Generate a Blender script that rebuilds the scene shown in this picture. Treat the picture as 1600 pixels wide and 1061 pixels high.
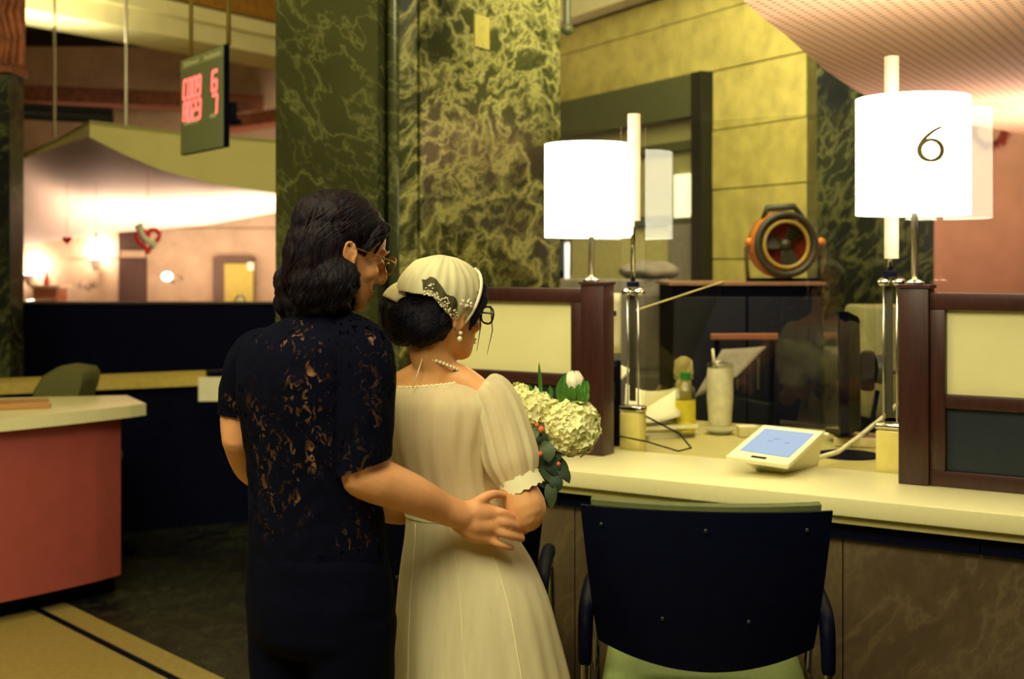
import bpy, bmesh, math, random
from mathutils import Vector, Matrix, noise as mnoise
random.seed(7)
PI = math.pi
scene = bpy.context.scene
for o in list(bpy.data.objects):
    bpy.data.objects.remove(o)
COL = scene.collection

# ------------------------------------------------------------------ camera, world, lights, exposure
H, HZ, F = 1.5, 410.0, 1900.0
cam_d = bpy.data.cameras.new('camera'); cam = bpy.data.objects.new('camera', cam_d); COL.objects.link(cam)
cam.location = (0, 0, H); cam.rotation_euler = (PI/2, 0, 0)
cam_d.sensor_width = 36.0; cam_d.lens = F/1600*36.0
cam_d.shift_y = -(530.5-HZ)/1600.0
cam_d.dof.use_dof = True; cam_d.dof.focus_distance = 2.75; cam_d.dof.aperture_fstop = 3.2
cam_d.clip_end = 200
scene.camera = cam
scene.view_settings.view_transform = 'Standard'
scene.view_settings.look = 'None'
scene.view_settings.gamma = 1.0
scene.view_settings.use_curve_mapping = False
scene.view_settings.exposure = 0.0
world = bpy.data.worlds.new('world'); scene.world = world; world.use_nodes = True
wb = world.node_tree.nodes['Background']
wb.inputs[0].default_value = (0.10, 0.16, 0.45, 1); wb.inputs[1].default_value = 0.07

def area(name, loc, target, size, power, color, size_y=None, spread=None):
    d = bpy.data.lights.new(name, 'AREA'); d.energy = power; d.color = color
    d.shape = 'RECTANGLE'; d.size = size; d.size_y = size_y or size
    if spread: d.spread = spread
    o = bpy.data.objects.new(name, d); COL.objects.link(o); o.location = loc
    o.rotation_euler = (Vector(target)-Vector(loc)).to_track_quat('-Z', 'Y').to_euler()
    return o
def point(name, loc, power, color, r=0.05):
    d = bpy.data.lights.new(name, 'POINT'); d.energy = power; d.color = color; d.shadow_soft_size = r
    o = bpy.data.objects.new(name, d); COL.objects.link(o); o.location = loc
    return o
WARM = (1.0, 0.90, 0.58)
PINK = (1.0, 0.78, 0.62)
area('ceiling_light_public', (-0.8, 0.9, 3.85), (-0.4, 2.7, 0.9), 2.2, 172, WARM)
area('ceiling_light_entrance', (-2.6, 2.6, 3.9), (-2.4, 4.6, 0.4), 1.6, 70, (1.0, 0.86, 0.42))
area('ceiling_light_office', (1.0, 5.2, 3.7), (1.0, 7.4, 2.0), 1.6, 135, (1.0, 0.92, 0.56))
area('added_canopy_uplight_hall', (-3.2, 12.2, 1.25), (-3.2, 12.6, 3.0), 2.4, 120, PINK)  # unseen floating uplight, added to brighten the canopy underside
area('added_canopy_uplight_hall_near', (-1.7, 10.9, 1.25), (-1.6, 11.0, 3.0), 1.6, 80, PINK)  # second added uplight, floating free with no fitting of its own
area('canopy_light_office', (3.0, 6.2, 1.5), (2.9, 6.5, 2.4), 0.9, 60, PINK)
area('ceiling_light_hall', (-3.6, 9.4, 3.3), (-3.4, 9.6, 4.2), 1.2, 26, (1.0, 0.9, 0.6))

# ------------------------------------------------------------------ coordinates
def P(px, py, Y):
    return Vector(((px-800.0)/F*Y, Y, H-(py-HZ)/F*Y))
NV = Vector((0.515, 0.857, 0)); AV = Vector((0.857, -0.515, 0))
def on_d(px, d, z=0.0):
    u = (px-800.0)/F
    Y = d/(0.515*u+0.857)
    return Vector((u*Y, Y, z))
def G(a, d, z):
    return AV*a+NV*d+Vector((0, 0, z))
def a_of(px, d):
    return on_d(px, d).dot(AV)
ANG = math.atan2(AV.y, AV.x)

def S(r, g, b):
    def f(c):
        c /= 255.0
        return c/12.92 if c <= 0.04045 else ((c+0.055)/1.055)**2.4
    return (f(r), f(g), f(b), 1.0)

# ------------------------------------------------------------------ materials
MATS = {}
def new_mat(name):
    m = bpy.data.materials.new(name); m.use_nodes = True
    nt = m.node_tree; b = nt.nodes['Principled BSDF']
    MATS[name] = m
    return m, nt, b
def N(nt, kind, **kw):
    n = nt.nodes.new(kind)
    for k, v in kw.items(): setattr(n, k, v)
    return n
def ramp(nt, src, stops, interp='LINEAR'):
    r = N(nt, 'ShaderNodeValToRGB'); r.color_ramp.interpolation = interp
    els = r.color_ramp.elements
    while len(els) < len(stops): els.new(0.5)
    for e, (p, c) in zip(els, stops): e.position = p; e.color = c
    nt.links.new(src, r.inputs[0])
    return r
def coords(nt, scale=(1, 1, 1), rot=(0, 0, 0), kind='Object'):
    tc = N(nt, 'ShaderNodeTexCoord'); mp = N(nt, 'ShaderNodeMapping')
    mp.inputs['Scale'].default_value = scale; mp.inputs['Rotation'].default_value = rot
    nt.links.new(tc.outputs[kind], mp.inputs[0])
    return mp.outputs[0]
def mat(name, col, rough=0.6, metal=0.0, var=0.12, scale=30.0, bump=0.0, spec=0.5, coat=0.0, sss=0.0, stretch=(1, 1, 1)):
    """plain procedural material: base colour with noise variation and optional fine relief"""
    m, nt, b = new_mat(name)
    v = coords(nt, stretch)
    nz = N(nt, 'ShaderNodeTexNoise'); nz.inputs['Scale'].default_value = scale; nz.inputs['Detail'].default_value = 5
    nt.links.new(v, nz.inputs[0])
    lo = tuple(c*(1-var) for c in col[:3])+(1,); hi = tuple(min(1, c*(1+var)) for c in col[:3])+(1,)
    r = ramp(nt, nz.outputs[0], [(0.3, lo), (0.7, hi)])
    nt.links.new(r.outputs[0], b.inputs['Base Color'])
    b.inputs['Roughness'].default_value = rough; b.inputs['Metallic'].default_value = metal
    b.inputs['Specular IOR Level'].default_value = spec
    b.inputs['Coat Weight'].default_value = coat
    if sss:
        b.inputs['Subsurface Weight'].default_value = sss
        b.inputs['Subsurface Radius'].default_value = (0.02, 0.008, 0.004); b.inputs['Subsurface Scale'].default_value = 0.4
    if bump:
        bp = N(nt, 'ShaderNodeBump'); bp.inputs['Strength'].default_value = bump; bp.inputs['Distance'].default_value = 0.01
        nt.links.new(nz.outputs[0], bp.inputs['Height']); nt.links.new(bp.outputs[0], b.inputs['Normal'])
    return m
def emit(name, col, strength, base=(0.8, 0.8, 0.8, 1)):
    m, nt, b = new_mat(name)
    b.inputs['Base Color'].default_value = base
    b.inputs['Emission Color'].default_value = col; b.inputs['Emission Strength'].default_value = strength
    return m
def marble(name, dark, mid, vein, scale=3.0, rough=0.18, rot=(0.5, 0.9, 0.6), dens=1.0, fine=1.0, stretch=(1.0, 1.0, 2.2)):
    m, nt, b = new_mat(name)
    v0 = coords(nt, (1, 1, 1), rot)
    n0 = N(nt, 'ShaderNodeTexNoise'); n0.inputs['Scale'].default_value = scale*1.2; n0.inputs['Detail'].default_value = 5
    nt.links.new(v0, n0.inputs[0])
    vm = N(nt, 'ShaderNodeVectorMath', operation='MULTIPLY_ADD'); vm.inputs[1].default_value = (0.22, 0.22, 0.22)
    nt.links.new(n0.outputs[1], vm.inputs[0]); nt.links.new(v0, vm.inputs[2])
    mp = N(nt, 'ShaderNodeMapping'); mp.inputs['Scale'].default_value = stretch
    nt.links.new(vm.outputs[0], mp.inputs[0])
    def layer(sc, w, det):
        n = N(nt, 'ShaderNodeTexNoise'); n.inputs['Scale'].default_value = sc; n.inputs['Detail'].default_value = det; n.inputs['Roughness'].default_value = 0.55
        nt.links.new(mp.outputs[0], n.inputs[0])
        s_ = N(nt, 'ShaderNodeMath', operation='SUBTRACT'); s_.inputs[1].default_value = 0.5; nt.links.new(n.outputs[0], s_.inputs[0])
        a_ = N(nt, 'ShaderNodeMath', operation='ABSOLUTE'); nt.links.new(s_.outputs[0], a_.inputs[0])
        return ramp(nt, a_.outputs[0], [(0.0, (1, 1, 1, 1)), (w*0.35, (0.4, 0.4, 0.4, 1)), (w, (0, 0, 0, 1))]).outputs[0]
    l1 = layer(scale*1.1, 0.030*dens, 6); l2 = layer(scale*3.2*fine, 0.045*dens, 5)
    n2 = N(nt, 'ShaderNodeTexNoise'); n2.inputs['Scale'].default_value = scale*0.8; n2.inputs['Detail'].default_value = 7
    nt.links.new(v0, n2.inputs[0])
    msk = ramp(nt, n2.outputs[0], [(0.38, (0.05, 0.05, 0.05, 1)), (0.62, (1, 1, 1, 1))])
    k1 = N(nt, 'ShaderNodeMath', operation='MULTIPLY'); nt.links.new(l2, k1.inputs[0]); nt.links.new(msk.outputs[0], k1.inputs[1])
    k2 = N(nt, 'ShaderNodeMath', operation='MAXIMUM'); nt.links.new(k1.outputs[0], k2.inputs[0])
    k3 = N(nt, 'ShaderNodeMath', operation='MULTIPLY'); k3.inputs[1].default_value = 0.8; nt.links.new(l1, k3.inputs[0]); nt.links.new(k3.outputs[0], k2.inputs[1])
    r2 = ramp(nt, n2.outputs[0], [(0.36, dark), (0.66, mid)])
    mc = N(nt, 'ShaderNodeMix', data_type='RGBA')
    nt.links.new(k2.outputs[0], mc.inputs[0]); nt.links.new(r2.outputs[0], mc.inputs[6]); mc.inputs[7].default_value = vein
    nt.links.new(mc.outputs[2], b.inputs['Base Color'])
    b.inputs['Roughness'].default_value = rough
    return m
def clear(name, tint=(1, 1, 1, 1), f0=0.05, rough=0.0, mult=1.0):
    """thin clear sheet: transparent with a Schlick mirror reflection"""
    m, nt, b = new_mat(name); nt.nodes.remove(b)
    out = nt.nodes['Material Output']
    lw = N(nt, 'ShaderNodeLayerWeight'); lw.inputs[0].default_value = 0.5
    pw = N(nt, 'ShaderNodeMath', operation='POWER'); pw.inputs[1].default_value = 5
    nt.links.new(lw.outputs['Facing'], pw.inputs[0])
    ma = N(nt, 'ShaderNodeMath', operation='MULTIPLY_ADD'); ma.inputs[1].default_value = 1-f0; ma.inputs[2].default_value = f0
    nt.links.new(pw.outputs[0], ma.inputs[0])
    tr = N(nt, 'ShaderNodeBsdfTransparent'); tr.inputs[0].default_value = tint
    gl = N(nt, 'ShaderNodeBsdfGlossy'); gl.inputs['Roughness'].default_value = rough
    mx = N(nt, 'ShaderNodeMixShader')
    nt.links.new(ma.outputs[0], mx.inputs[0]); nt.links.new(tr.outputs[0], mx.inputs[1]); nt.links.new(gl.outputs[0], mx.inputs[2])
    nt.links.new(mx.outputs[0], out.inputs[0])
    return m

NAVY = (0.0013, 0.0023, 0.012, 1)  # blue tint of the shadows put into the base colour of the blacks
M_black = mat('black_plastic', NAVY, 0.55, var=0.2, spec=0.07)
M_blackcloth = mat('black_cloth', (0.0010, 0.0018, 0.0090, 1), 0.9, var=0.25, scale=120, spec=0.08)
M_dark = mat('dark_laminate', (0.0014, 0.0022, 0.011, 1), 0.8, var=0.2, spec=0.05)
M_wood = mat('dark_cherry_wood', S(54, 26, 22), 0.35, var=0.3, scale=14, stretch=(9, 9, 0.6))
M_frost = mat('frosted_panel', S(222, 216, 158), 0.5, var=0.03, scale=6)
M_smoke = mat('smoked_panel', S(34, 42, 50), 0.35, var=0.1)
M_counter = mat('cream_solid_surface', S(232, 226, 172), 0.28, var=0.02, scale=60)
M_counter2 = mat('tan_desk_laminate', S(190, 180, 112), 0.45, var=0.05, scale=40)
M_kick = marble('brown_panel_stone', S(70, 56, 40), S(96, 80, 58), S(104, 88, 64), 2.2, 0.4, dens=1.4)
M_marble = marble('green_marble', S(26, 29, 13), S(64, 66, 34), S(160, 156, 90), 2.3, 0.24, rot=(0.25, 0.7, 0.2), dens=2.0)
M_marble2 = marble('green_marble_smooth', S(42, 46, 26), S(66, 69, 38), S(104, 106, 62), 1.5, 0.18, rot=(0.2, -0.9, 0.3), dens=0.7, fine=1.2)
M_marbled = marble('dark_green_marble', S(10, 14, 16), S(34, 40, 26), S(90, 94, 52), 2.0, 0.3, dens=1.0)
M_floor_dark = marble('floor_dark_marble', S(5, 8, 13), S(12, 17, 16), S(62, 64, 42), 4.0, 0.4, dens=0.8)
M_beige = mat('beige_terrazzo', S(150, 132, 72), 0.4, var=0.12, scale=40)
M_stone = mat('yellow_stone_block', S(182, 168, 88), 0.8, var=0.18, scale=9, bump=0.2)
M_cream = mat('cream_plaster', S(214, 204, 150), 0.8, var=0.06, scale=5)
M_olive = mat('olive_plaster', S(194, 186, 116), 0.8, var=0.04, scale=5)
M_pinkwhite = mat('canopy_underside_plaster', S(226, 196, 172), 0.8, var=0.03, scale=3)
M_hallwall = mat('hall_wall_stone', S(190, 160, 126), 0.8, var=0.12, scale=6)
M_gold = mat('gold_ornament', S(150, 104, 26), 0.5, var=0.5, scale=38, bump=0.9)
M_capital = mat('carved_brown_capital', S(140, 76, 40), 0.6, var=0.4, scale=16, bump=0.6)
M_brass = mat('brass', S(176, 156, 78), 0.35, metal=0.6, var=0.1)
M_chrome = mat('chrome', (0.55, 0.53, 0.46, 1), 0.15, metal=1.0, var=0.05)
M_satin = mat('satin_steel', (0.46, 0.43, 0.33, 1), 0.3, metal=1.0, var=0.05)
M_greenmetal = mat('dark_green_metal', S(78, 82, 50), 0.4, var=0.1)
M_greenpaint = mat('grey_green_paint', S(156, 152, 98), 0.5, var=0.06, scale=8)
M_pinkpanel = mat('rose_laminate', S(164, 78, 68), 0.45, var=0.06, scale=14)
M_white = mat('white_plastic', S(232, 228, 186), 0.35, var=0.03)
M_paper = mat('white_paper', S(236, 232, 196), 0.8, var=0.04)
M_acryl = mat('cream_acrylic_block', S(214, 200, 112), 0.25, var=0.06)
M_red = mat('red_foil', S(240, 44, 40), 0.35, var=0.25)
M_orange = mat('orange_plastic', S(190, 112, 38), 0.4, var=0.1)
M_redpl = mat('red_plastic', S(140, 50, 30), 0.4, var=0.1)
M_olivefab = mat('olive_upholstery', S(92, 92, 46), 0.8, var=0.1, scale=90)
M_greyfab = mat('grey_fabric', S(118, 110, 96), 0.9, var=0.2, scale=20)
M_greenfab = mat('green_upholstery', S(140, 158, 88), 0.8, var=0.08, scale=90)
M_skin = mat('skin', S(226, 164, 112), 0.5, var=0.05, scale=25, sss=0.12, spec=0.3)
M_skin2 = mat('skin_fair', S(232, 172, 112), 0.5, var=0.05, scale=25, sss=0.12, spec=0.3)
M_lips = mat('lips', S(186, 96, 80), 0.4, var=0.05)
M_eye = mat('eye_white', S(225, 215, 190), 0.2, var=0.02)
M_iris = mat('dark_iris', S(30, 18, 12), 0.15, var=0.1)
M_pearl = mat('pearl', S(240, 232, 196), 0.2, var=0.03, coat=0.5)
M_frame = mat('spectacle_frame', S(22, 22, 16), 0.25, var=0.1)
M_framegold = mat('gold_spectacle_frame', S(150, 120, 60), 0.25, metal=0.6, var=0.1)
M_green_leaf = mat('green_leaf', S(70, 128, 44), 0.5, var=0.25, scale=20)
M_euc = mat('eucalyptus_leaf', S(74, 94, 62), 0.6, var=0.25, scale=20)
M_eucd = mat('dark_leaf', S(36, 62, 38), 0.6, var=0.25, scale=20)
M_hyd = mat('hydrangea_petal', S(244, 243, 178), 0.7, var=0.12, scale=40)
M_tulip = mat('tulip_petal', S(240, 236, 206), 0.6, var=0.05)
M_coral = mat('coral_berry', S(240, 120, 74), 0.5, var=0.1)
M_glass = clear('clear_shield_glass', (0.97, 0.97, 0.93, 1), 0.045)
M_lens = clear('spectacle_lens', (0.92, 0.90, 0.78, 1), 0.05)
M_acrylsheet = clear('clear_acrylic_sheet', (0.93, 0.92, 0.84, 1), 0.05)
M_bottle = clear('clear_bottle_plastic', (0.86, 0.87, 0.78, 1), 0.08, 0.05)
M_edge = mat('acrylic_edge', S(226, 214, 140), 0.3, var=0.03)
M_shade = emit('lit_lamp_shade', (1.0, 0.94, 0.68, 1), 9.0)
M_led = emit('red_led', (1.0, 0.13, 0.10, 1), 2.4, (0.2, 0.01, 0.01, 1))
M_screen = emit('tablet_screen_glow', (0.50, 0.70, 0.98, 1), 0.72, (0.02, 0.02, 0.03, 1))
M_screentext = emit('tablet_screen_text', (0.34, 0.52, 0.80, 1), 0.6, (0.02, 0.02, 0.03, 1))
M_sconce = emit('lit_sconce', (1.0, 0.88, 0.70, 1), 7.0)
M_litwin = emit('lit_window_pane', (1.0, 0.90, 0.50, 1), 1.1)
M_signgreen = mat('sign_face_green', S(122, 132, 92), 0.5, var=0.05)
M_signtext = mat('sign_pale_print', S(206, 206, 160), 0.6, var=0.05)
M_six = mat('numeral_olive', S(120, 104, 44), 0.6, var=0.05)

# perforated pink canopy
M_perf, _nt, _b = new_mat('perforated_pink_panel')
_v = coords(_nt, (1, 1, 1), (0, 0, 0.55))
_vo = N(_nt, 'ShaderNodeTexVoronoi'); _vo.inputs['Scale'].default_value = 26; _vo.inputs['Randomness'].default_value = 0.0
_nt.links.new(_v, _vo.inputs[0])
_r = ramp(_nt, _vo.outputs[0], [(0.22, S(150, 96, 74)), (0.36, S(232, 186, 156))])
_nt.links.new(_r.outputs[0], _b.inputs['Base Color']); _b.inputs['Roughness'].default_value = 0.85

# black lace: opaque flowers on a net that lets the skin show through
M_lace, _nt, _b = new_mat('black_lace')
_b.inputs['Base Color'].default_value = (0.0012, 0.0018, 0.0085, 1); _b.inputs['Roughness'].default_value = 0.9; _b.inputs['Specular IOR Level'].default_value = 0.08
_v = coords(_nt, (1, 1, 0.7))
_n1 = N(_nt, 'ShaderNodeTexNoise'); _n1.inputs['Scale'].default_value = 64; _n1.inputs['Detail'].default_value = 3; _n1.inputs['Distortion'].default_value = 1.2
_n2 = N(_nt, 'ShaderNodeTexNoise'); _n2.inputs['Scale'].default_value = 7; _n2.inputs['Detail'].default_value = 2
_nt.links.new(_v, _n1.inputs[0]); _nt.links.new(_v, _n2.inputs[0])
_r1 = ramp(_nt, _n1.outputs[0], [(0.56, (0, 0, 0, 1)), (0.62, (1, 1, 1, 1))])
_r2 = ramp(_nt, _n2.outputs[0], [(0.38, (0, 0, 0, 1)), (0.54, (1, 1, 1, 1))])
_mu = N(_nt, 'ShaderNodeMath', operation='MULTIPLY'); _nt.links.new(_r1.outputs[0], _mu.inputs[0]); _nt.links.new(_r2.outputs[0], _mu.inputs[1])
_mu2 = N(_nt, 'ShaderNodeMath', operation='MULTIPLY'); _mu2.inputs[1].default_value = 0.85; _nt.links.new(_mu.outputs[0], _mu2.inputs[0])
_tr = N(_nt, 'ShaderNodeBsdfTransparent'); _mx = N(_nt, 'ShaderNodeMixShader')
_nt.links.new(_mu2.outputs[0], _mx.inputs[0]); _nt.links.new(_b.outputs[0], _mx.inputs[1]); _nt.links.new(_tr.outputs[0], _mx.inputs[2])
_nt.links.new(_mx.outputs[0], _nt.nodes['Material Output'].inputs[0])

def sheer(name, col, alpha, scale=(60, 60, 3)):
    m, nt, b = new_mat(name)
    v = coords(nt, scale); nz = N(nt, 'ShaderNodeTexNoise'); nz.inputs['Scale'].default_value = 1.0; nz.inputs['Detail'].default_value = 4
    nt.links.new(v, nz.inputs[0])
    r = ramp(nt, nz.outputs[0], [(0.3, tuple(c*0.9 for c in col[:3])+(1,)), (0.7, col)])
    nt.links.new(r.outputs[0], b.inputs['Base Color']); b.inputs['Roughness'].default_value = 0.9
    b.inputs['Specular IOR Level'].default_value = 0.15
    tr = N(nt, 'ShaderNodeBsdfTransparent'); tl = N(nt, 'ShaderNodeBsdfTranslucent'); tl.inputs[0].default_value = col
    m1 = N(nt, 'ShaderNodeMixShader'); m1.inputs[0].default_value = 0.25
    nt.links.new(b.outputs[0], m1.inputs[1]); nt.links.new(tl.outputs[0], m1.inputs[2])
    m2 = N(nt, 'ShaderNodeMixShader'); m2.inputs[0].default_value = alpha
    nt.links.new(m1.outputs[0], m2.inputs[1]); nt.links.new(tr.outputs[0], m2.inputs[2])
    nt.links.new(m2.outputs[0], nt.nodes['Material Output'].inputs[0])
    return m
M_sheer = sheer('sheer_cream_cotton', S(246, 240, 196), 0.22)
M_dress = sheer('cream_cotton', S(246, 240, 194), 0.0)
M_tube = sheer('frosted_acrylic_tube', S(240, 222, 196), 0.35)
M_scarf = sheer('cream_scarf_cotton', S(242, 236, 190), 0.06)
M_darklace = mat('olive_net_lace', S(74, 70, 40), 0.9, var=0.1)
M_seam = mat('cream_seam', S(244, 238, 192), 0.9, var=0.03)

def hairmat(name, a, b_):
    m, nt, b = new_mat(name)
    v = coords(nt, (55, 55, 7)); nz = N(nt, 'ShaderNodeTexNoise'); nz.inputs['Scale'].default_value = 1.6; nz.inputs['Detail'].default_value = 6; nz.inputs['Distortion'].default_value = 0.4
    nt.links.new(v, nz.inputs[0])
    r = ramp(nt, nz.outputs[0], [(0.35, a), (0.72, b_)])
    nt.links.new(r.outputs[0], b.inputs['Base Color']); b.inputs['Roughness'].default_value = 0.6; b.inputs['Specular IOR Level'].default_value = 0.18
    bp = N(nt, 'ShaderNodeBump'); bp.inputs['Strength'].default_value = 0.9; bp.inputs['Distance'].default_value = 0.006
    nt.links.new(nz.outputs[0], bp.inputs['Height']); nt.links.new(bp.outputs[0], b.inputs['Normal'])
    return m
M_hair_m = hairmat('dark_brown_hair', (0.0016, 0.0014, 0.0060, 1), (0.013, 0.0045, 0.0060, 1))
M_hair_w = hairmat('black_hair', (0.0012, 0.0016, 0.007, 1), (0.006, 0.0030, 0.0075, 1))

# ------------------------------------------------------------------ mesh helpers
class MB:
    def __init__(s): s.v = []; s.f = []
    def add(s, vs, fs):
        o = len(s.v); s.v += [Vector(p) for p in vs]; s.f += [tuple(i+o for i in f) for f in fs]; return s
    def box(s, c, size, rz=0.0, M=None):
        hx, hy, hz = size[0]/2, size[1]/2, size[2]/2
        vs = [Vector((x, y, z)) for x in (-hx, hx) for y in (-hy, hy) for z in (-hz, hz)]
        R = M or Matrix.Rotation(rz, 3, 'Z')
        vs = [R@p+Vector(c) for p in vs]
        return s.add(vs, [(0, 1, 3, 2), (4, 6, 7, 5), (0, 4, 5, 1), (2, 3, 7, 6), (0, 2, 6, 4), (1, 5, 7, 3)])
    def bbox(s, c, size, rz=0.0, bev=0.004, M=None, seg=2):
        bm = bmesh.new(); bmesh.ops.create_cube(bm, size=1.0)
        bmesh.ops.scale(bm, vec=size, verts=bm.verts)
        bmesh.ops.bevel(bm, geom=list(bm.edges), offset=bev, segments=seg, profile=0.5, affect='EDGES')
        R = M or Matrix.Rotation(rz, 3, 'Z')
        bm.verts.index_update()
        vs = [R@p.co+Vector(c) for p in bm.verts]; fs = [tuple(q.index for q in f.verts) for f in bm.faces]
        bm.free(); return s.add(vs, fs)
    def prism(s, poly, z0, z1):
        n = len(poly)
        vs = [(p[0], p[1], z0) for p in poly]+[(p[0], p[1], z1) for p in poly]
        fs = [tuple(range(n-1, -1, -1)), tuple(range(n, 2*n))]+[(i, (i+1) % n, (i+1) % n+n, i+n) for i in range(n)]
        return s.add(vs, fs)
    def rings(s, rs, cap=True, closed=True):
        n = len(rs[0]); vs = [p for r in rs for p in r]; fs = []
        for k in range(len(rs)-1):
            for i in range(n if closed else n-1):
                j = (i+1) % n
                fs.append((k*n+i, k*n+j, (k+1)*n+j, (k+1)*n+i))
        if cap: fs += [tuple(range(n-1, -1, -1)), tuple((len(rs)-1)*n+i for i in range(n))]
        return s.add(vs, fs)
    def tube(s, pts, r, n=10, cap=True, flat=None):
        """tube along pts; r scalar or list; flat=(dir, factor) squashes the section along dir"""
        pts = [Vector(p) for p in pts]; m = len(pts)
        rr = r if isinstance(r, (list, tuple)) else [r]*m
        rs = []; up = None
        for i in range(m):
            t = (pts[min(i+1, m-1)]-pts[max(i-1, 0)])
            t = t.normalized() if t.length > 1e-9 else Vector((0, 0, 1))
            if up is None:
                up = t.orthogonal().normalized()
            up = (up-t*up.dot(t)); up = up.normalized() if up.length > 1e-6 else t.orthogonal().normalized()
            w = t.cross(up)
            ring = []
            for k in range(n):
                a = 2*PI*k/n; o = (up*math.cos(a)+w*math.sin(a))*rr[i]
                if flat: o -= flat[0]*o.dot(flat[0])*(1-flat[1])
                ring.append(pts[i]+o)
            rs.append(ring)
        return s.rings(rs, cap)
    def limb(s, pts, r, n=14):
        """tube with rounded ends and smooth interpolation"""
        pts = [Vector(p) for p in pts]; rr = list(r)
        q, qr = [], []
        for i in range(len(pts)-1):
            p0, p1, p2, p3 = pts[max(i-1, 0)], pts[i], pts[i+1], pts[min(i+2, len(pts)-1)]
            for k in range(6):
                t = k/6
                q.append(0.5*((2*p1)+(p2-p0)*t+(2*p0-5*p1+4*p2-p3)*t*t+(3*p1-p0-3*p2+p3)*t**3)); qr.append(rr[i]*(1-t)+rr[i+1]*t)
        q.append(pts[-1]); qr.append(rr[-1])
        d0 = (q[0]-q[1]).normalized(); d1 = (q[-1]-q[-2]).normalized()
        pre = [(q[0]+d0*qr[0]*math.sin(a), qr[0]*math.cos(a)) for a in (1.45, 1.0, 0.5)]
        post = [(q[-1]+d1*qr[-1]*math.sin(a), qr[-1]*math.cos(a)) for a in (0.5, 1.0, 1.45)]
        Q = [p for p, _ in pre]+q+[p for p, _ in post]; R = [x for _, x in pre]+qr+[x for _, x in post]
        return s.tube(Q, R, n)
    def ell(s, c, r, M=None, nu=20, nv=12):
        M = M or Matrix.Identity(3); c = Vector(c); vs = [c+M@Vector((0, 0, -r[2]))]; fs = []
        for j in range(1, nv):
            b = -PI/2+PI*j/nv
            for i in range(nu):
                a = 2*PI*i/nu
                vs.append(c+M@Vector((r[0]*math.cos(b)*math.cos(a), r[1]*math.cos(b)*math.sin(a), r[2]*math.sin(b))))
        vs.append(c+M@Vector((0, 0, r[2])))
        for i in range(nu): fs.append((0, 1+(i+1) % nu, 1+i))
        for j in range(nv-2):
            for i in range(nu):
                fs.append((1+j*nu+i, 1+j*nu+(i+1) % nu, 1+(j+1)*nu+(i+1) % nu, 1+(j+1)*nu+i))
        t = len(vs)-1
        for i in range(nu): fs.append((t, 1+(nv-2)*nu+i, 1+(nv-2)*nu+(i+1) % nu))
        return s.add(vs, fs)
    def lathe(s, prof, c, n=32, M=None, cap=True):
        M = M or Matrix.Identity(3); c = Vector(c)
        rs = [[c+M@Vector((r*math.cos(2*PI*i/n), r*math.sin(2*PI*i/n), z)) for i in range(n)] for r, z in prof]
        return s.rings(rs, cap)
    def torus(s, c, R, r, M=None, n=36, m=10):
        M = M or Matrix.Identity(3); c = Vector(c)
        vs = []; fs = []
        for i in range(n):
            a = 2*PI*i/n
            for j in range(m):
                b = 2*PI*j/m
                vs.append(c+M@Vector(((R+r*math.cos(b))*math.cos(a), (R+r*math.cos(b))*math.sin(a), r*math.sin(b))))
        for i in range(n):
            for j in range(m):
                fs.append((i*m+j, ((i+1) % n)*m+j, ((i+1) % n)*m+(j+1) % m, i*m+(j+1) % m))
        return s.add(vs, fs)
    def build(s, name, m, parent=None, smooth=False, auto=None):
        me = bpy.data.meshes.new(name); me.from_pydata([tuple(p) for p in s.v], [], s.f); me.update()
        bm = bmesh.new(); bm.from_mesh(me); bmesh.ops.recalc_face_normals(bm, faces=bm.faces); bm.to_mesh(me); bm.free()
        return link(name, me, m, parent, smooth, auto)
def link(name, me, m, parent=None, smooth=False, auto=None):
    if m: me.materials.clear(); me.materials.append(m)
    if smooth: me.polygons.foreach_set('use_smooth', [True]*len(me.polygons))
    if auto is not None: me.set_sharp_from_angle(angle=auto)
    o = bpy.data.objects.new(name, me); COL.objects.link(o)
    if parent:
        o.parent = parent
        o.matrix_parent_inverse = Matrix.Translation(-parent.location)
    return o
def empty(name, loc=(0, 0, 0)):
    o = bpy.data.objects.new(name, None); COL.objects.link(o); o.location = loc; o.empty_display_size = 0.05
    o.matrix_world = Matrix.Translation(Vector(loc))
    return o
def tag(o, label, cat, group=None):
    o['label'] = label; o['category'] = cat
    if group: o['group'] = group
    return o
def thing(name, loc, label, cat, group=None):
    return tag(empty(name, loc), label, cat, group)
def structure(o, label=None):
    o['kind'] = 'structure'
    if label: o['label'] = label
    return o
def fuse(mb, voxel, smooth=3, disp=None):
    """union of closed pieces into one continuous surface"""
    me = bpy.data.meshes.new('tmp'); me.from_pydata([tuple(p) for p in mb.v], [], mb.f); me.update()
    bm = bmesh.new(); bm.from_mesh(me); bmesh.ops.recalc_face_normals(bm, faces=bm.faces); bm.to_mesh(me); bm.free()
    o = bpy.data.objects.new('tmp', me); COL.objects.link(o)
    r = o.modifiers.new('r', 'REMESH'); r.mode = 'VOXEL'; r.voxel_size = voxel; r.use_smooth_shade = True
    if smooth:
        k = o.modifiers.new('s', 'SMOOTH'); k.factor = 0.5; k.iterations = smooth
    dg = bpy.context.evaluated_depsgraph_get(); dg.update()
    out = bpy.data.meshes.new_from_object(o.evaluated_get(dg))
    bpy.data.objects.remove(o); bpy.data.meshes.remove(me)
    if disp:
        nrm = [v.normal.copy() for v in out.vertices]
        for v, n in zip(out.vertices, nrm): v.co += n*disp(v.co, n)
        out.update()
    return out
def rotm(yaw=0, pitch=0, roll=0):
    return Matrix.Rotation(yaw, 3, 'Z')@Matrix.Rotation(pitch, 3, 'X')@Matrix.Rotation(roll, 3, 'Y')

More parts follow.
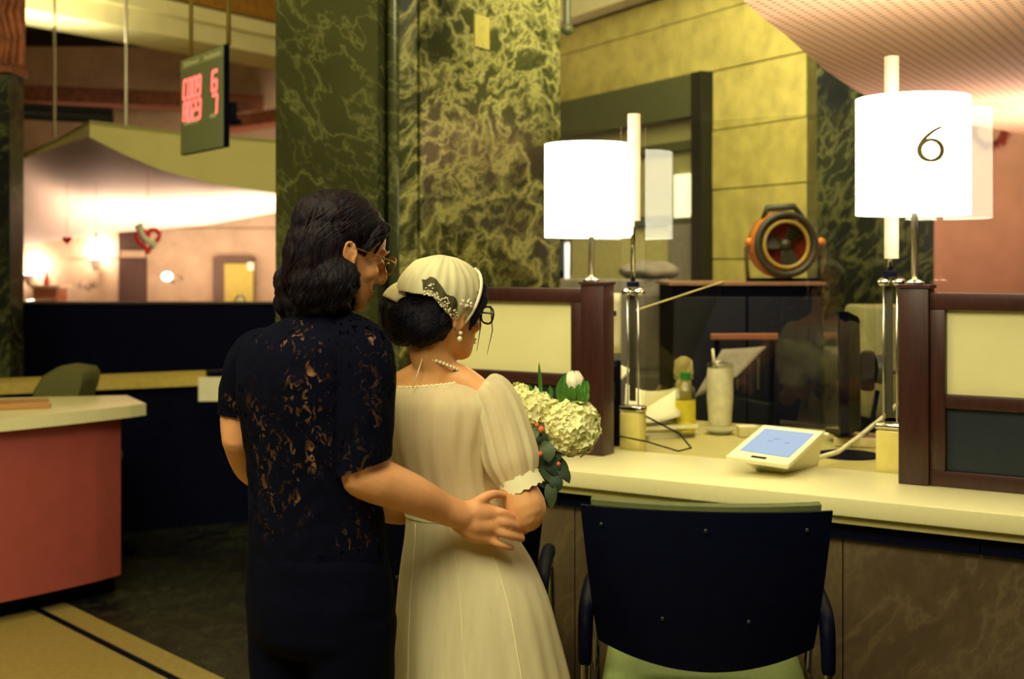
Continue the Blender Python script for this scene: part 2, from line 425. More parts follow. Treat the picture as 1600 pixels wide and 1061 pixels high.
# ================================================================== SETTING
# ---- floor: dark marble with a beige terrazzo field and border strips at the left
fl = MB().box((0, 6, -0.05), (24, 24, 0.1)).build('floor', M_floor_dark); structure(fl)
e = Vector((0.69, -0.724)); q = Vector((0.724, 0.69))          # along / across the border strips
s0 = Vector((-1.86, 5.04))
def strip(name, w0, w1, m, z1, L0=-6.0, L1=6.0):
    pts = [s0+e*L0+q*w0, s0+e*L1+q*w0, s0+e*L1+q*w1, s0+e*L0+q*w1]
    return MB().prism([(p.x, p.y) for p in pts], 0.0, z1).build(name, m, fl)
for k in range(6):
    strip('beige_terrazzo_slab', -0.012-0.75*(k+1)+0.004, -0.012-0.75*k, M_beige, 0.004)
strip('black_border_strip', -0.010, 0.022, M_black, 0.0035)
strip('beige_border_strip', 0.026, 0.135, M_beige, 0.004)

# ---- ceiling with beams
ce = MB().box((0, 8, 4.35), (24, 28, 0.1)).build('ceiling', M_cream); structure(ce)
def beam(name, p0, p1, w, z0, z1, m, parent=ce):
    p0 = Vector(p0); p1 = Vector(p1); d = (p1-p0).normalized(); nrm = Vector((-d.y, d.x))
    pts = [p0+nrm*w/2, p1+nrm*w/2, p1-nrm*w/2, p0-nrm*w/2]
    return MB().prism([(p.x, p.y) for p in pts], z0, z1).build(name, m, parent)
bd = Vector((0.566, 0.824))
b0 = Vector((-3.55, 9.6))
def bline(off, t0=-3.0, t1=4.4):
    n_ = Vector((-bd.y, bd.x))
    return b0+bd*t0+n_*off, b0+bd*t1+n_*off
for nm, off, w, z0, z1, m in (('plaster_beam', 0.34, 0.62, 3.46, 4.30, M_cream), ('beam_moulding', -0.02, 0.10, 3.62, 3.74, M_cream),
                              ('gold_frieze', -0.03, 0.07, 3.76, 3.99, M_gold), ('beam_moulding', -0.06, 0.16, 4.0, 4.12, M_cream),
                              ('beam_soffit_step', 0.74, 0.2, 3.62, 4.30, M_cream)):
    a_, b_ = bline(off); beam(nm, a_, b_, w, z0, z1, m)
# cross beams and hung pipes deeper in the hall
beam('dark_ceiling_beam', (-7.5, 12.6), (-2.9, 14.1), 0.35, 3.25, 3.42, M_capital)
beam('ceiling_coffer', (-8.5, 15.6), (2, 17.4), 2.6, 3.95, 4.3, mat('shaded_umber_plaster', S(96, 78, 56), 0.9))  # umber tone puts the shade of the ceiling into the coffer's colour
beam('dark_ceiling_beam', (-3.9, 14.6), (-0.6, 11.2), 0.30, 3.0, 3.14, M_capital)
beam('dark_ceiling_beam', (-3.9, 15.6), (-0.2, 11.9), 0.30, 2.72, 2.88, M_capital)
for k, (px, py, Y) in enumerate(((40, 168, 12.0), (40, 178, 11.0))):
    MB().tube([P(30, py, Y), P(175, py+8, Y+0.5)], 0.05, 10).build('ceiling_pipe', mat('pipe_%d' % k, NAVY, 0.5), ce)
MB().tube([P(364, 160, 9.3), P(364, 190, 9.3)], 0.03).ell(P(364, 190, 9.3), (0.07, 0.07, 0.03)).build('ceiling_spot_fitting', M_black, ce)

# ---- left hall: far wall, recess, doorway, distant wall
wf = MB().box((-2.6, 14.25, 1.4), (9.0, 0.3, 5.2)).build('wall_hall_far', M_hallwall); structure(wf)
MB().box(P(208, 415, 14.06)+Vector((0, 0, -0.4)), (0.30, 0.12, 1.9)).build('recess_panel', mat('recess_brown', S(74, 46, 34), 0.6), wf)
MB().box(P(208, 397, 13.98), (0.28, 0.04, 0.08)).build('recess_ledge', M_hallwall, wf)
dr = MB().box(P(366, 470, 14.05), (0.46, 0.14, 1.0)).build('door_1', mat('door_surround', S(92, 66, 46), 0.6)); structure(dr)
MB().box(P(371, 472, 13.965)+Vector((0.02, 0, 0)), (0.33, 0.05, 0.88)).build('door_leaf', mat('door_leaf_yellow', S(176, 158, 58), 0.6), dr)
MB().box(P(392, 416, 13.95), (0.07, 0.03, 0.09)).build('wall_plate', M_paper, dr)
# stone courses proud of the hall wall
for k in range(3):
    MB().box((-2.6, 14.09, 1.72+0.36*k), (9.0, 0.03, 0.34)).build('stone_course', M_hallwall, wf)

# ---- suspended canopy over the hall (thin deck, olive fascia, pale underside)
top_z = 2.46
front = [(37, 248, 10.7), (90, 229, 9.4), (140, 214, 8.2), (190, 240, 8.45), (250, 265, 8.75), (330, 287, 9.1), (432, 302, 9.5), (560, 312, 10.1)]
back = [(37, 385, 13.6), (75, 378, 13.6), (120, 371, 13.6), (165, 364, 13.6), (230, 360, 13.6), (320, 352, 13.4), (432, 332, 12.8), (560, 322, 12.6)]
cn = empty('ceiling_canopy_hall', (-2.6, 9.5, top_z)); structure(cn)
rows = []
for t in [i/10 for i in range(11)]:
    row = []
    for f_, b_ in zip(front, back):
        a_ = P(*f_); c_ = P(*b_); p = a_.lerp(c_, t); p.z += 0.05*math.sin(PI*t)
        row.append(p)
    rows.append(row)
vs = [p for r in rows for p in r]; nn = len(front); fs = []
for j in range(10):
    for i in range(nn-1): fs.append((j*nn+i, j*nn+i+1, (j+1)*nn+i+1, (j+1)*nn+i))
MB().add(vs, fs).build('canopy_underside', M_pinkwhite, cn, True)
for i in range(nn-1):
    a_, b_ = P(*front[i]), P(*front[i+1])
    A1 = Vector((a_.x, a_.y, top_z)); B1 = Vector((b_.x, b_.y, top_z)); off = Vector((0.0, 0.05, 0))
    MB().add([a_, b_, B1, A1, a_+off, b_+off, B1+off, A1+off], [(0, 1, 2, 3), (7, 6, 5, 4), (0, 4, 5, 1), (3, 2, 6, 7), (1, 5, 6, 2), (0, 3, 7, 4)]).build('fascia_board', M_olive if i >= 2 else M_cream, cn)
top = [P(*f_).xy for f_ in front]+[P(*b_).xy for b_ in reversed(back)]
MB().prism([(p.x, p.y) for p in top], top_z-0.03, top_z).build('canopy_deck', M_olive, cn)
for px, py in ((85, 190), (197, 183)):
    p = P(px, py, 9.3); MB().tube([Vector((p.x, p.y, top_z-0.02)), Vector((p.x, p.y, 4.3))], 0.012).build('hanger_rod', M_satin, cn)
# ---- left dark pillar with carved capital
pl = MB().box((-3.601, 7.1, 1.30), (1.42, 0.2, 2.60)).build('wall_pillar_left', M_marbled); structure(pl)
MB().box((-3.60, 7.09, 3.40), (1.44, 0.22, 1.62)).build('carved_capital', M_capital, pl)
for k in range(3):
    MB().tube([P(8+12*k, 100, 6.97), P(14+10*k, 60, 6.95), P(4+12*k, 20, 6.96), P(14+12*k, -20, 6.94)], 0.022, 8).build('capital_leaf', M_capital, pl)
MB().bbox((-3.60, 7.09, 2.615), (1.47, 0.24, 0.05)).build('capital_ring', M_capital, pl)

# ---- central marble pier
pr = empty('wall_marble_pier', (-0.4, 4.9, 0)); structure(pr)
TOP = 4.3
def plan(px, Y): return ((px-800.0)/F*Y, Y)
def slab(name, pts, m, z0=0.0, z1=TOP): return MB().prism(pts, z0, z1).build(name, m, pr)
core = [(-0.88, 5.02), (-0.50, 4.74), (-0.30, 4.80), (0.13, 5.50), (-0.45, 5.85)]
slab('pier_core', core, M_black)
slab('marble_slab', [(-0.936, 4.815), plan(590, 4.56), (plan(590, 4.56)[0]+0.04, 4.70), (-0.86, 5.0)], M_marble2)
slab('return_slab', [(-0.936, 4.822), (-0.86, 5.01), (-0.45, 5.85), (-0.55, 5.92)], M_marble2)
c1 = plan(612, 4.60); 
MB().tube([Vector((c1[0]+0.012, 4.63, 0)), Vector((c1[0]+0.012, 4.63, TOP))], 0.030, 20).build('bullnose_strip', M_marble2, pr, True, 0.6)
slab('narrow_marble_slab', [plan(624, 4.60), plan(651, 4.585), (plan(651, 4.585)[0]+0.02, 4.72), (plan(624, 4.6)[0], 4.72)], M_marble)
r0 = Vector(plan(657, 4.60)); r1 = Vector((0.142, 5.41))
nb = Vector((-0.857, 0.515))*0.05
slab('marble_slab', [tuple(r0), tuple(r1), tuple(r1+nb), tuple(r0+nb+Vector((0, 0.02)))], M_marble)
slab('return_slab', [tuple(r1), (0.22, 5.55), (-0.3, 5.95), tuple(r1+nb)], M_marble)
rd = (r1-r0).normalized()
def on_face(px):
    u = (px-800)/F; t = (u*r0.y-r0.x)/(rd.x-u*rd.y); return r0+rd*t
pa, pb = on_face(740.5), on_face(763)
out = Vector((0.857, -0.515))*0.006
ym = (pa.y+pb.y)/2
bz = H+(HZ-50)/F*ym; bh = 50/F*ym
pq = MB().prism([tuple(pa+out), tuple(pb+out), tuple(pb-out*0.2), tuple(pa-out*0.2)], bz-bh/2, bz+bh/2).build('brass_plaque', mat('plaque_face', S(170, 160, 72), 0.55, metal=0.0, var=0.1))
tag(pq, 'small plain brass plaque high on the green marble pier', 'plaque')
for zz in (bz-bh*0.4, bz+bh*0.4): MB().ell(((pa.x+pb.x)/2+out.x, (pa.y+pb.y)/2+out.y, zz), (0.004, 0.004, 0.004), nu=8, nv=6).build('plaque_screw', M_brass, pq)

# ---- office back wall (stone blocks), cornice, window opening with metal frame
WC, WT = 9.62, 1.8
def wallpt(px, off=0.0):
    u = (px-800)/F; Y = (WC-off*2.06)/(WT*u+1); return Vector((u*Y, Y))
wl = empty('wall_office_back', (1.0, 7.5, 0)); structure(wl)
wa, wb_ = wallpt(780), wallpt(1286); wd = (wb_-wa).normalized(); wn = Vector((-wd.y, wd.x)); wn = wn if wn.y > 0 else -wn
def wbox(name, p0, p1, z0, z1, m, proud=0.0, thick=0.1, parent=wl):
    pts = [p0-wn*proud, p1-wn*proud, p1+wn*thick, p0+wn*thick]
    return MB().prism([(p.x, p.y) for p in pts], z0, z1).build(name, m, parent)
wbox('wall_core', wa-wd*1.0+wn*0.05, wb_+wn*0.05, 0, 4.3, mat('mortar', S(120, 112, 50), 0.9), 0.0, 0.2)
def along(px): return (wallpt(px)-wa).dot(wd)
F0, F1 = along(846), along(1116)
zt_frame = 2.66
# blocks right of the window and above it
random.seed(3)
zrow = [0.0, 0.55, 1.1, 1.52, 1.94, 2.30, 2.66, 3.02, 3.20]
for r in range(len(zrow)-1):
    z0, z1 = zrow[r], zrow[r+1]
    x = (F1 if z1 <= zt_frame+0.01 else -0.6)
    xe = (wb_-wa).length
    k = 0
    while x < xe-0.02:
        w = random.uniform(0.55, 0.95) if k or r % 2 else random.uniform(0.3, 0.5)
        x2 = min(x+w, xe)
        wbox('stone_block', wa+wd*(x+0.004), wa+wd*(x2-0.004), z0+0.004, z1-0.004, M_stone, 0.012+random.uniform(0, 0.006), 0.04)
        x = x2; k += 1
wbox('cornice', wa-wd*1.0, wb_, 3.22, 3.42, M_cream, 0.16, 0.05)
wbox('cornice_step', wa-wd*1.0, wb_, 3.42, 3.50, M_cream, 0.24, 0.05)
wbox('gold_frieze', wa-wd*1.0, wb_, 3.50, 3.75, mat('gold_frieze_office', S(200, 160, 30), 0.5, var=0.3, scale=20), 0.10, 0.05)
wi = empty('window_1', (0.6, 8.0, 0)); structure(wi)
fa, fb = wa+wd*(F0-0.4), wa+wd*F1
wbox('frame_head', fa, fb, zt_frame-0.26, zt_frame, M_greenmetal, 0.09, 0.05, wi)
wbox('frame_jamb', fb-wd*0.10, fb, 0, zt_frame-0.0, mat('frame_jamb_dark', S(24, 26, 18), 0.4), 0.10, 0.05, wi)
wbox('frame_transom', fa, fb-wd*0.10, zt_frame-0.46, zt_frame-0.40, M_greenmetal, 0.05, 0.05, wi)
wbox('head_panel', fa, fb-wd*0.10, zt_frame-0.40, zt_frame-0.26, M_greenpaint, 0.02, 0.05, wi)
wbox('upper_panel', fa, fb-wd*0.10, zt_frame-0.86, zt_frame-0.46, M_greenpaint, 0.02, 0.05, wi)
wbox('frame_transom', fa, fb-wd*0.10, zt_frame-0.92, zt_frame-0.86, M_greenmetal, 0.05, 0.05, wi)
wbox('lower_panel', fa, fb-wd*0.40, 0.0, zt_frame-0.92, mat('window_reveal', S(196, 190, 124), 0.7), 0.02, 0.05, wi)
wbox('frame_stile', fb-wd*0.40, fb-wd*0.10, 0.0, zt_frame-0.92, mat('window_stile_grey', S(136, 130, 112), 0.6), 0.05, 0.05, wi)
g0, g1 = along(1064), along(1089)
wbox('lit_pane', wa+wd*g0, wa+wd*g1, H+(HZ-340)/F*7.6, H+(HZ-272)/F*7.6, M_litwin, 0.055, 0.0, wi)
# dark pillar on the office side
dp = MB().box((P(1368, 0, 6.45).x, 6.75, 1.2), (0.62, 0.6, 2.4)).build('wall_pillar_office', M_marbled); structure(dp)
MB().box((P(1368, 0, 6.45).x, 6.75, 3.35), (0.62, 0.6, 1.9)).build('pillar_top', M_marbled, dp)
# brown wall further right
bw = MB().box((P(1700, 0, 8.0).x, 8.2, 1.35), (2.95, 0.3, 2.7)).build('wall_office_right', mat('brown_plaster_wall', S(192, 142, 112), 0.8, var=0.08, scale=8)); structure(bw)
# perforated canopy above the windows
z_c = 2.3
edge = [(1085, -80), (1120, -40), (1160, 0), (1195, 30), (1230, 57), (1260, 84), (1290, 110), (1330, 137), (1370, 159), (1420, 178), (1500, 192)]
ep = []
for px, py in edge:
    Y = (z_c-H)*F/(HZ-py); ep.append(((px-800)/F*Y, Y))
poly = ep+[(3.2, 7.6), (4.6, 7.6), (4.6, 2.9)]
cp = MB().prism(poly, z_c, z_c+0.10).build('ceiling_canopy_office', M_perf); structure(cp)
# hanging rod with hook above the office
hr = P(886, 46, 7.2)
h = MB().tube([hr, Vector((hr.x, hr.y, 4.3))], 0.022).build('ceiling_hanger', M_greenmetal)
tag(h, 'short dark hanging pipe with round end above the office window', 'hanger'); MB().ell(hr, (0.04, 0.04, 0.035)).build('end_cap', M_greenmetal, h)

# walls behind the camera and at the sides, so that reflections and bounce light are those of a room
structure(MB().box((0, -3.5, 2.1), (14, 0.2, 4.4)).build('wall_rear', mat('rear_wall_brown', S(60, 52, 36), 0.9)))
structure(MB().box((-6.6, 4.5, 2.1), (0.2, 22, 4.4)).build('wall_left', mat('left_wall_brown', S(110, 90, 60), 0.9)))
structure(MB().box((5.6, 2.0, 2.1), (0.2, 14, 4.4)).build('wall_right', mat('right_wall_brown', S(70, 60, 40), 0.9)))

# ================================================================== SERVICE COUNTER
ZC = 0.86
a0, a1 = -1.9, 2.6
def gbox(name, a_0, a_1, d0, d1, z0, z1, m, parent=None, bev=0.0):
    c = G((a_0+a_1)/2, (d0+d1)/2, (z0+z1)/2); sz = (a_1-a_0, d1-d0, z1-z0)
    mb = MB().bbox(c, sz, ANG, bev) if bev else MB().box(c, sz, ANG)
    return mb.build(name, m, parent, bool(bev), 0.6 if bev else None)
aL, aR = a_of(640, 3.3), a_of(1900, 3.3)
ct = thing('service_counter', G((aL+aR)/2, 3.5, 0), 'long cream service counter with brown stone front under the lamps', 'counter')
gbox('worktop', aL, aR, 3.30, 3.76, ZC-0.052, ZC, M_counter, ct, 0.006)
gbox('worktop_lower_edge', aL, aR, 3.32, 3.70, ZC-0.075, ZC-0.053, M_counter2, ct)
gbox('carcass', aL+0.01, aR-0.01, 3.40, 3.74, 0.0, ZC-0.076, M_dark, ct)
joints = [aL, a_of(885, 3.36)-0.55, a_of(885, 3.36)+0.03, a_of(1317, 3.36), a_of(1317, 3.36)+0.75, aR]
for i in range(5):
    gbox('stone_front_panel', joints[i]+0.002, joints[i+1]-0.002, 3.36, 3.395, 0.10, ZC-0.125, M_kick, ct)
jb = [aL, a_of(1060, 3.35)-0.4, a_of(1532, 3.35), aR]
for i in range(3):
    gbox('black_rail', jb[i]+0.002, jb[i+1]-0.002, 3.345, 3.395, ZC-0.122, ZC-0.077, M_black, ct)
gbox('plinth', aL, aR, 3.40, 3.45, 0.0, 0.098, M_black, ct)
# clerk's desk behind
dk = thing('clerk_desk', G(0.3, 4.3, 0), 'tan clerk desk behind the glass shield', 'desk')
gbox('desk_top', aL, aR, 3.765, 4.75, 0.80, 0.84, M_counter2, dk, 0.004)
gbox('desk_panel', aL+0.05, aR-0.05, 4.68, 4.73, 0.0, 0.798, M_dark, dk)

# ---- privacy screens
def screen(px_post, a_from, a_to, post_at, label):
    """screen in the plane d=3.60..3.66; post_at = +1 when the wide post stands at the right end"""
    t = thing('privacy_screen', G((a_from+a_to)/2, 3.63, ZC), label, 'screen', 'privacy screens on the counter')
    zt = 1.425; d0, d1 = 3.60, 3.65
    pw = 0.085
    pa_ = (a_to-pw, a_to) if post_at > 0 else (a_from, a_from+pw)
    gbox('post', pa_[0], pa_[1], d0-0.012, d1+0.02, ZC+0.0005, zt, M_wood, t, 0.003)
    gbox('post_cap', pa_[0]-0.004, pa_[1]+0.004, d0-0.016, d1+0.024, zt+0.0005, zt+0.010, M_wood, t)
    i0, i1 = (a_from, pa_[0]-0.001) if post_at > 0 else (pa_[1]+0.001, a_to)
    rl = 0.042
    gbox('rail', i0, i1, d0, d1, zt-0.06-0.0, zt-0.012, M_wood, t, 0.002)
    gbox('rail', i0, i1, d0, d1, ZC+0.0005, ZC+0.045, M_wood, t, 0.002)
    zm = ZC+0.225
    gbox('rail', i0+rl, i1-rl, d0+0.003, d1, zm, zm+0.038, M_wood, t, 0.002)
    gbox('stile', i0, i0+rl, d0, d1, ZC+0.046, zt-0.061, M_wood, t, 0.002)
    gbox('stile', i1-rl, i1, d0, d1, ZC+0.046, zt-0.061, M_wood, t, 0.002)
    gbox('frosted_panel', i0+rl+0.001, i1-rl-0.001, d0+0.018, d1-0.012, zm+0.039, zt-0.061, M_frost, t)
    gbox('smoked_panel', i0+rl+0.001, i1-rl-0.001, d0+0.018, d1-0.012, ZC+0.046, zm-0.001, M_smoke, t)
    return t
aS0, aS1 = a_of(945, 3.60), a_of(1405, 3.60)
screen(0, aS0-0.80, aS0, +1, 'dark wood framed privacy screen with frosted panel beside the bouquet')
screen(0, aS1, aS1+0.95, -1, 'dark wood framed privacy screen with frosted and smoked panels at the right edge')

# ---- lamps standing on the screens
def drum_lamp(px, ytop, ybot, wpx, label, six=False):
    b = on_d(px, 3.625); Y = b.y
    c = Vector((b.x, b.y, 0)); r = wpx/2/F*Y; z0 = H+(HZ-ybot)/F*Y; z1 = H+(HZ-ytop)/F*Y
    t = thing('counter_lamp', (b.x, b.y, 1.435), label, 'lamp', 'drum lamps on the screens')
    n = 48
    prof = [(r, z0), (r, z1), (r-0.003, z1), (r-0.003, z0), (r, z0)]
    rs = [[c+Vector((q_*math.cos(2*PI*i/n), q_*math.sin(2*PI*i/n), z)) for i in range(n)] for q_, z in prof]
    sh = MB().rings(rs, False).build('lamp_shade', M_shade, t, True, 0.7)
    px_off = 6 if px < 1000 else 3
    sx = c.x+px_off/F*Y
    MB().tube([Vector((sx, c.y, 1.4355)), Vector((sx, c.y, z1-0.05))], 0.010, 14).build('stem', M_satin, t, True)
    MB().lathe([(0.028, 1.4355), (0.028, 1.442), (0.012, 1.45)], (sx, c.y, 0), 20).build('base', M_satin, t)
    MB().ell((sx, c.y, (z0+z1)/2+0.02), (0.03, 0.03, 0.045)).build('bulb', M_shade, t, True)
    for k in range(3):
        a = 2*PI*k/3+0.5
        sp = MB().tube([Vector((sx, c.y, z0+0.012)), c+Vector(((r-0.004)*math.cos(a), (r-0.004)*math.sin(a), z0+0.012))], 0.003, 6)
        sp.build('spoke', M_satin, t)
    if six:
        th0 = math.atan2(-c.y, -c.x)+math.asin(26/86.0)
        hh = 50/F*Y
        def onc(x, z): return c+Vector(((r+0.0012)*math.cos(th0+x/r), (r+0.0012)*math.sin(th0+x/r), z))
        zc_ = H+(HZ-233)/F*Y
        path = []
        for k in range(13):                     # curved stem from the top right down the left side
            a = k/12
            path.append((0.30*hh*(1-a)**1.7*1.0-0.36*hh*math.sin(a*PI/2)**1.0*1.0+0.02*hh, 0.5*hh-0.70*hh*a**1.25, 0.030*hh+0.036*hh*a))
        loop = []
        for k in range(29):
            a = PI+2*PI*k/28
            loop.append((0.34*hh*math.cos(a), -0.19*hh+0.31*hh*math.sin(a), 0.036*hh+0.034*hh*abs(math.cos(a))))
        mb = MB()
        for pth in (path, loop):
            vs = []; fs = []
            for i, (x, z, w) in enumerate(pth):
                x2, z2, _ = pth[min(i+1, len(pth)-1)]; x1, z1_, _ = pth[max(i-1, 0)]
                tx, tz = x2-x1, z2-z1_; L = math.hypot(tx, tz) or 1; nx, nz = -tz/L, tx/L
                vs += [onc(x+nx*w, zc_+z+nz*w), onc(x-nx*w, zc_+z-nz*w)]
                if i: fs.append((2*i-2, 2*i-1, 2*i+1, 2*i))
            mb.add(vs, fs)
        mb.build('numeral', M_six, sh)
    return t
drum_lamp(918, 226, 371, 134, 'lit white drum lamp without a number on the screen beside the pier')
drum_lamp(1426, 154, 336, 172, 'lit white drum lamp marked with the number 6', True)

# ---- shield posts and glass
DG = 3.80
def shield_post(px, ytube, yclamp, ylow, label):
    b = on_d(px, DG); Y = b.y
    def z(py): return H+(HZ-py)/F*Y
    t = thing('shield_post', (b.x, b.y, ZC), label, 'post', 'glass shield posts')
    zb = ZC+0.125
    MB().bbox((b.x, b.y, (0.8405+zb)/2), (0.074, 0.06, zb-0.8405), ANG, 0.004).build('acrylic_base', M_acryl, t, True, 0.6)
    MB().bbox((b.x, b.y, zb+0.0125), (0.088, 0.05, 0.022), ANG, 0.008).build('base_clamp', M_chrome, t, True, 0.8)
    zk = z(yclamp)
    for s_ in (-1, 1):
        o = AV*0.020*s_
        MB().tube([Vector((b.x+o.x, b.y+o.y, zb+0.02)), Vector((b.x+o.x, b.y+o.y, zk))], 0.0030, 10).build('rod', M_satin, t, True)
        o = AV*0.022*s_
        MB().ell((b.x+o.x, b.y+o.y-0.01, zk), (0.021, 0.022, 0.015)).build('clamp_knob', M_chrome, t, True)
    MB().box((b.x, b.y+0.012, (zb+0.024+zk)/2), (0.022, 0.006, zk-zb-0.05), ANG).build('dark_strap', mat('strap_%d' % px, S(50, 46, 30), 0.5), t)
    MB().bbox((b.x, b.y, zk+0.026), (0.036, 0.03, 0.018), ANG, 0.003).build('clamp_cap', M_black, t)
    zt = z(ytube)
    MB().tube([Vector((b.x, b.y, zk+0.036)), Vector((b.x, b.y, zt-0.20))], 0.008, 14).build('upper_rod', M_chrome, t, True)
    MB().tube([Vector((b.x+0.004, b.y, z(ylow))), Vector((b.x+0.004, b.y, zt-0.005))], 0.022, 20).build('acrylic_tube', M_tube, t, True, 0.6)
    return t
shield_post(989, 176, 456, 345, 'clear shield post with chrome clamps beside the lamp without a number')
shield_post(1391, 86, 441, 404, 'clear shield post with chrome clamps beside the lamp numbered 6')
ap0, ap1 = a_of(694, DG), a_of(989, DG); ap2 = a_of(1391, DG)
def pane(a_0, a_1, label):
    o = gbox('glass_shield', a_0, a_1, DG-0.003, DG+0.003, 0.965, 1.97, M_glass)
    return tag(o, label, 'glass shield', 'glass shields above the counter')
pane(ap0, ap1-0.046, 'clear glass shield in front of the green marble pier')
pane(ap1+0.046, ap2-0.046, 'clear glass shield between the two posts, mirroring the couple')
pane(ap2+0.046, ap2+1.0, 'clear glass shield above the right hand privacy screen')
# side shield of clear acrylic receding from the left post
p0, p1, p2, p3 = P(990, 486, 4.26), P(1130, 440, 4.62), P(1062, 604, 4.62), P(1003, 640, 4.30)
th = Vector((0.005, 0, 0))
ss = MB().add([p0, p1, p2, p3]+[p+th for p in (p0, p1, p2, p3)], [(0, 1, 2, 3), (7, 6, 5, 4), (0, 4, 5, 1), (1, 5, 6, 2), (2, 6, 7, 3), (3, 7, 4, 0)]).build('side_shield', M_acrylsheet)
tag(ss, 'small clear acrylic side shield beside the left shield post', 'glass shield')
MB().tube([p0, p1], 0.0028, 8).build('polished_edge', M_edge, ss)

# ================================================================== LEFT HALL OBJECTS
# rose desk with curved front
def arcpts(p0, p1, bulge, n):
    p0 = Vector(p0); p1 = Vector(p1); d = p1-p0; nr = Vector((d.y, -d.x)).normalized()
    return [p0+d*(i/n)+nr*bulge*4*(i/n)*(1-i/n) for i in range(n+1)]
dl = thing('reception_desk', (-2.0, 5.5, 0), 'rose fronted reception desk with cream top at the left edge', 'desk')
fr = arcpts((-3.0, 4.30), (-1.735, 5.44), 0.10, 12)
bk = [(-1.86, 6.0), (-3.4, 5.6)]
inner = [(p.x-0.03, p.y+0.03) for p in fr]
MB().prism([(p.x-0.01, p.y+0.03) for p in fr[:-1]]+[(-1.76, 5.47)]+[(-2.35, 5.80), (-3.4, 5.45)], 0.095, 0.808).build('rose_panel', M_pinkpanel, dl)
MB().prism([(p.x-0.08, p.y+0.12) for p in fr]+[(-2.4, 5.72), (-3.3, 5.4)], 0.0, 0.094).build('plinth', M_black, dl)
tp = arcpts((-3.05, 4.22), (-1.70, 5.42), 0.10, 12)
MB().prism([(p.x, p.y) for p in tp]+[(-1.655, 5.50), (-1.69, 5.56), (-1.85, 5.84), (-3.5, 5.5)], 0.809, 0.862).build('desk_top', M_counter, dl)
bx = MB().bbox(P(20, 632, 5.35), (0.30, 0.2, 0.025), 0.4, 0.004).build('wooden_tray', mat('tray_wood', S(178, 128, 70), 0.5, var=0.15, stretch=(1, 8, 8)))
bx.location = (0, 0, 0.862-P(20, 632, 5.35).z+0.0135)
tag(bx, 'thin light wood tray lying on the reception desk', 'tray')
# olive office chair
oc = thing('office_chair', (P(95, 0, 6.05).x, 6.05, 0), 'olive upholstered office chair behind the rose reception desk', 'chair')
outl = [(46, 640), (52, 612), (66, 588), (88, 575), (112, 571), (132, 574), (138, 584), (135, 600), (128, 622), (124, 640)]
f0 = [P(a_, b_, 6.0) for a_, b_ in outl]; f1 = [p+Vector((0.03, 0.09, 0.0)) for p in f0]; fm = [p*1.0+Vector((0.012, 0.045, 0.008)) for p in f0]
cen = sum(f0, Vector())/len(f0); fi = [cen+(p-cen)*0.86+Vector((0, -0.03, 0)) for p in f0]
MB().rings([fi, f0, fm, f1]).build('backrest', M_olivefab, oc, True, 0.9)
MB().bbox(P(92, 0, 6.15)*1.0+Vector((0, 0.12, 0.47-P(92, 0, 6.15).z)), (0.5, 0.46, 0.08), 0.2, 0.03).build('seat', M_olivefab, oc, True)
MB().tube([Vector((oc.location.x, 6.25, 0.08)), Vector((oc.location.x, 6.25, 0.44))], 0.03).build('gas_column', M_black, oc)
for k in range(5):
    a = 2*PI*k/5; c_ = Vector((oc.location.x, 6.25, 0.07))
    MB().tube([c_, c_+Vector((0.28*math.cos(a), 0.28*math.sin(a), -0.02))], [0.025, 0.015]).ell(c_+Vector((0.28*math.cos(a), 0.28*math.sin(a), -0.04)), (0.03, 0.03, 0.03)).build('caster_leg', M_black, oc)
# far hall counter
fc = thing('hall_counter', (-2.1, 6.7, 0), 'far counter with yellow top and dark front behind the reception desk', 'counter')
A_, B_ = Vector((-3.3, 6.15)), Vector((-1.0, 7.28)); dd = (B_-A_).normalized(); nn_ = Vector((-dd.y, dd.x))
def fbox(name, w0, w1, z0, z1, m, parent=fc):
    pts = [A_+nn_*w0, B_+nn_*w0, B_+nn_*w1, A_+nn_*w1]
    return MB().prism([(p.x, p.y) for p in pts], z0, z1).build(name, m, parent)
fbox('counter_top', 0.0, 0.30, 0.80, 0.86, mat('yellow_counter_top', S(188, 166, 78), 0.5))
fbox('front_panel', 0.03, 0.28, 0.0, 0.799, M_dark)
pt = MB().prism([(-3.1, 7.72), (-0.9, 7.75), (-0.9, 7.80), (-3.1, 7.77)], 0.0, 1.235).build('hall_partition', M_dark)
tag(pt, 'dark low partition across the hall behind the far counter', 'partition'); 
MB().prism([(-3.12, 7.70), (-0.88, 7.73), (-0.88, 7.82), (-3.12, 7.79)], 1.2355, 1.25).build('top_rail', mat('partition_rail', S(46, 30, 26), 0.5), pt)
gp = MB().box(P(62, 530, 7.2), (0.006, 0.5, 0.42)).build('hall_glass', M_acrylsheet); tag(gp, 'narrow upright glass edge beside the dark left pillar', 'glass shield')
gp.location.z = 0.861-(P(62, 530, 7.2).z-0.21)
cdp = P(336, 608, 6.55)
cd = thing('notice_card', (cdp.x, cdp.y, 0.75), 'white notice card hanging on the far counter edge', 'card')
MB().box(cdp+Vector((0, 0, 0)), (0.175, 0.006, 0.13), 0.1).build('card_sheet', M_paper, cd)
MB().box(cdp+Vector((-0.02, 0.10, 0.076)), (0.09, 0.12, 0.03), 0.4).build('clip', M_black, cd)
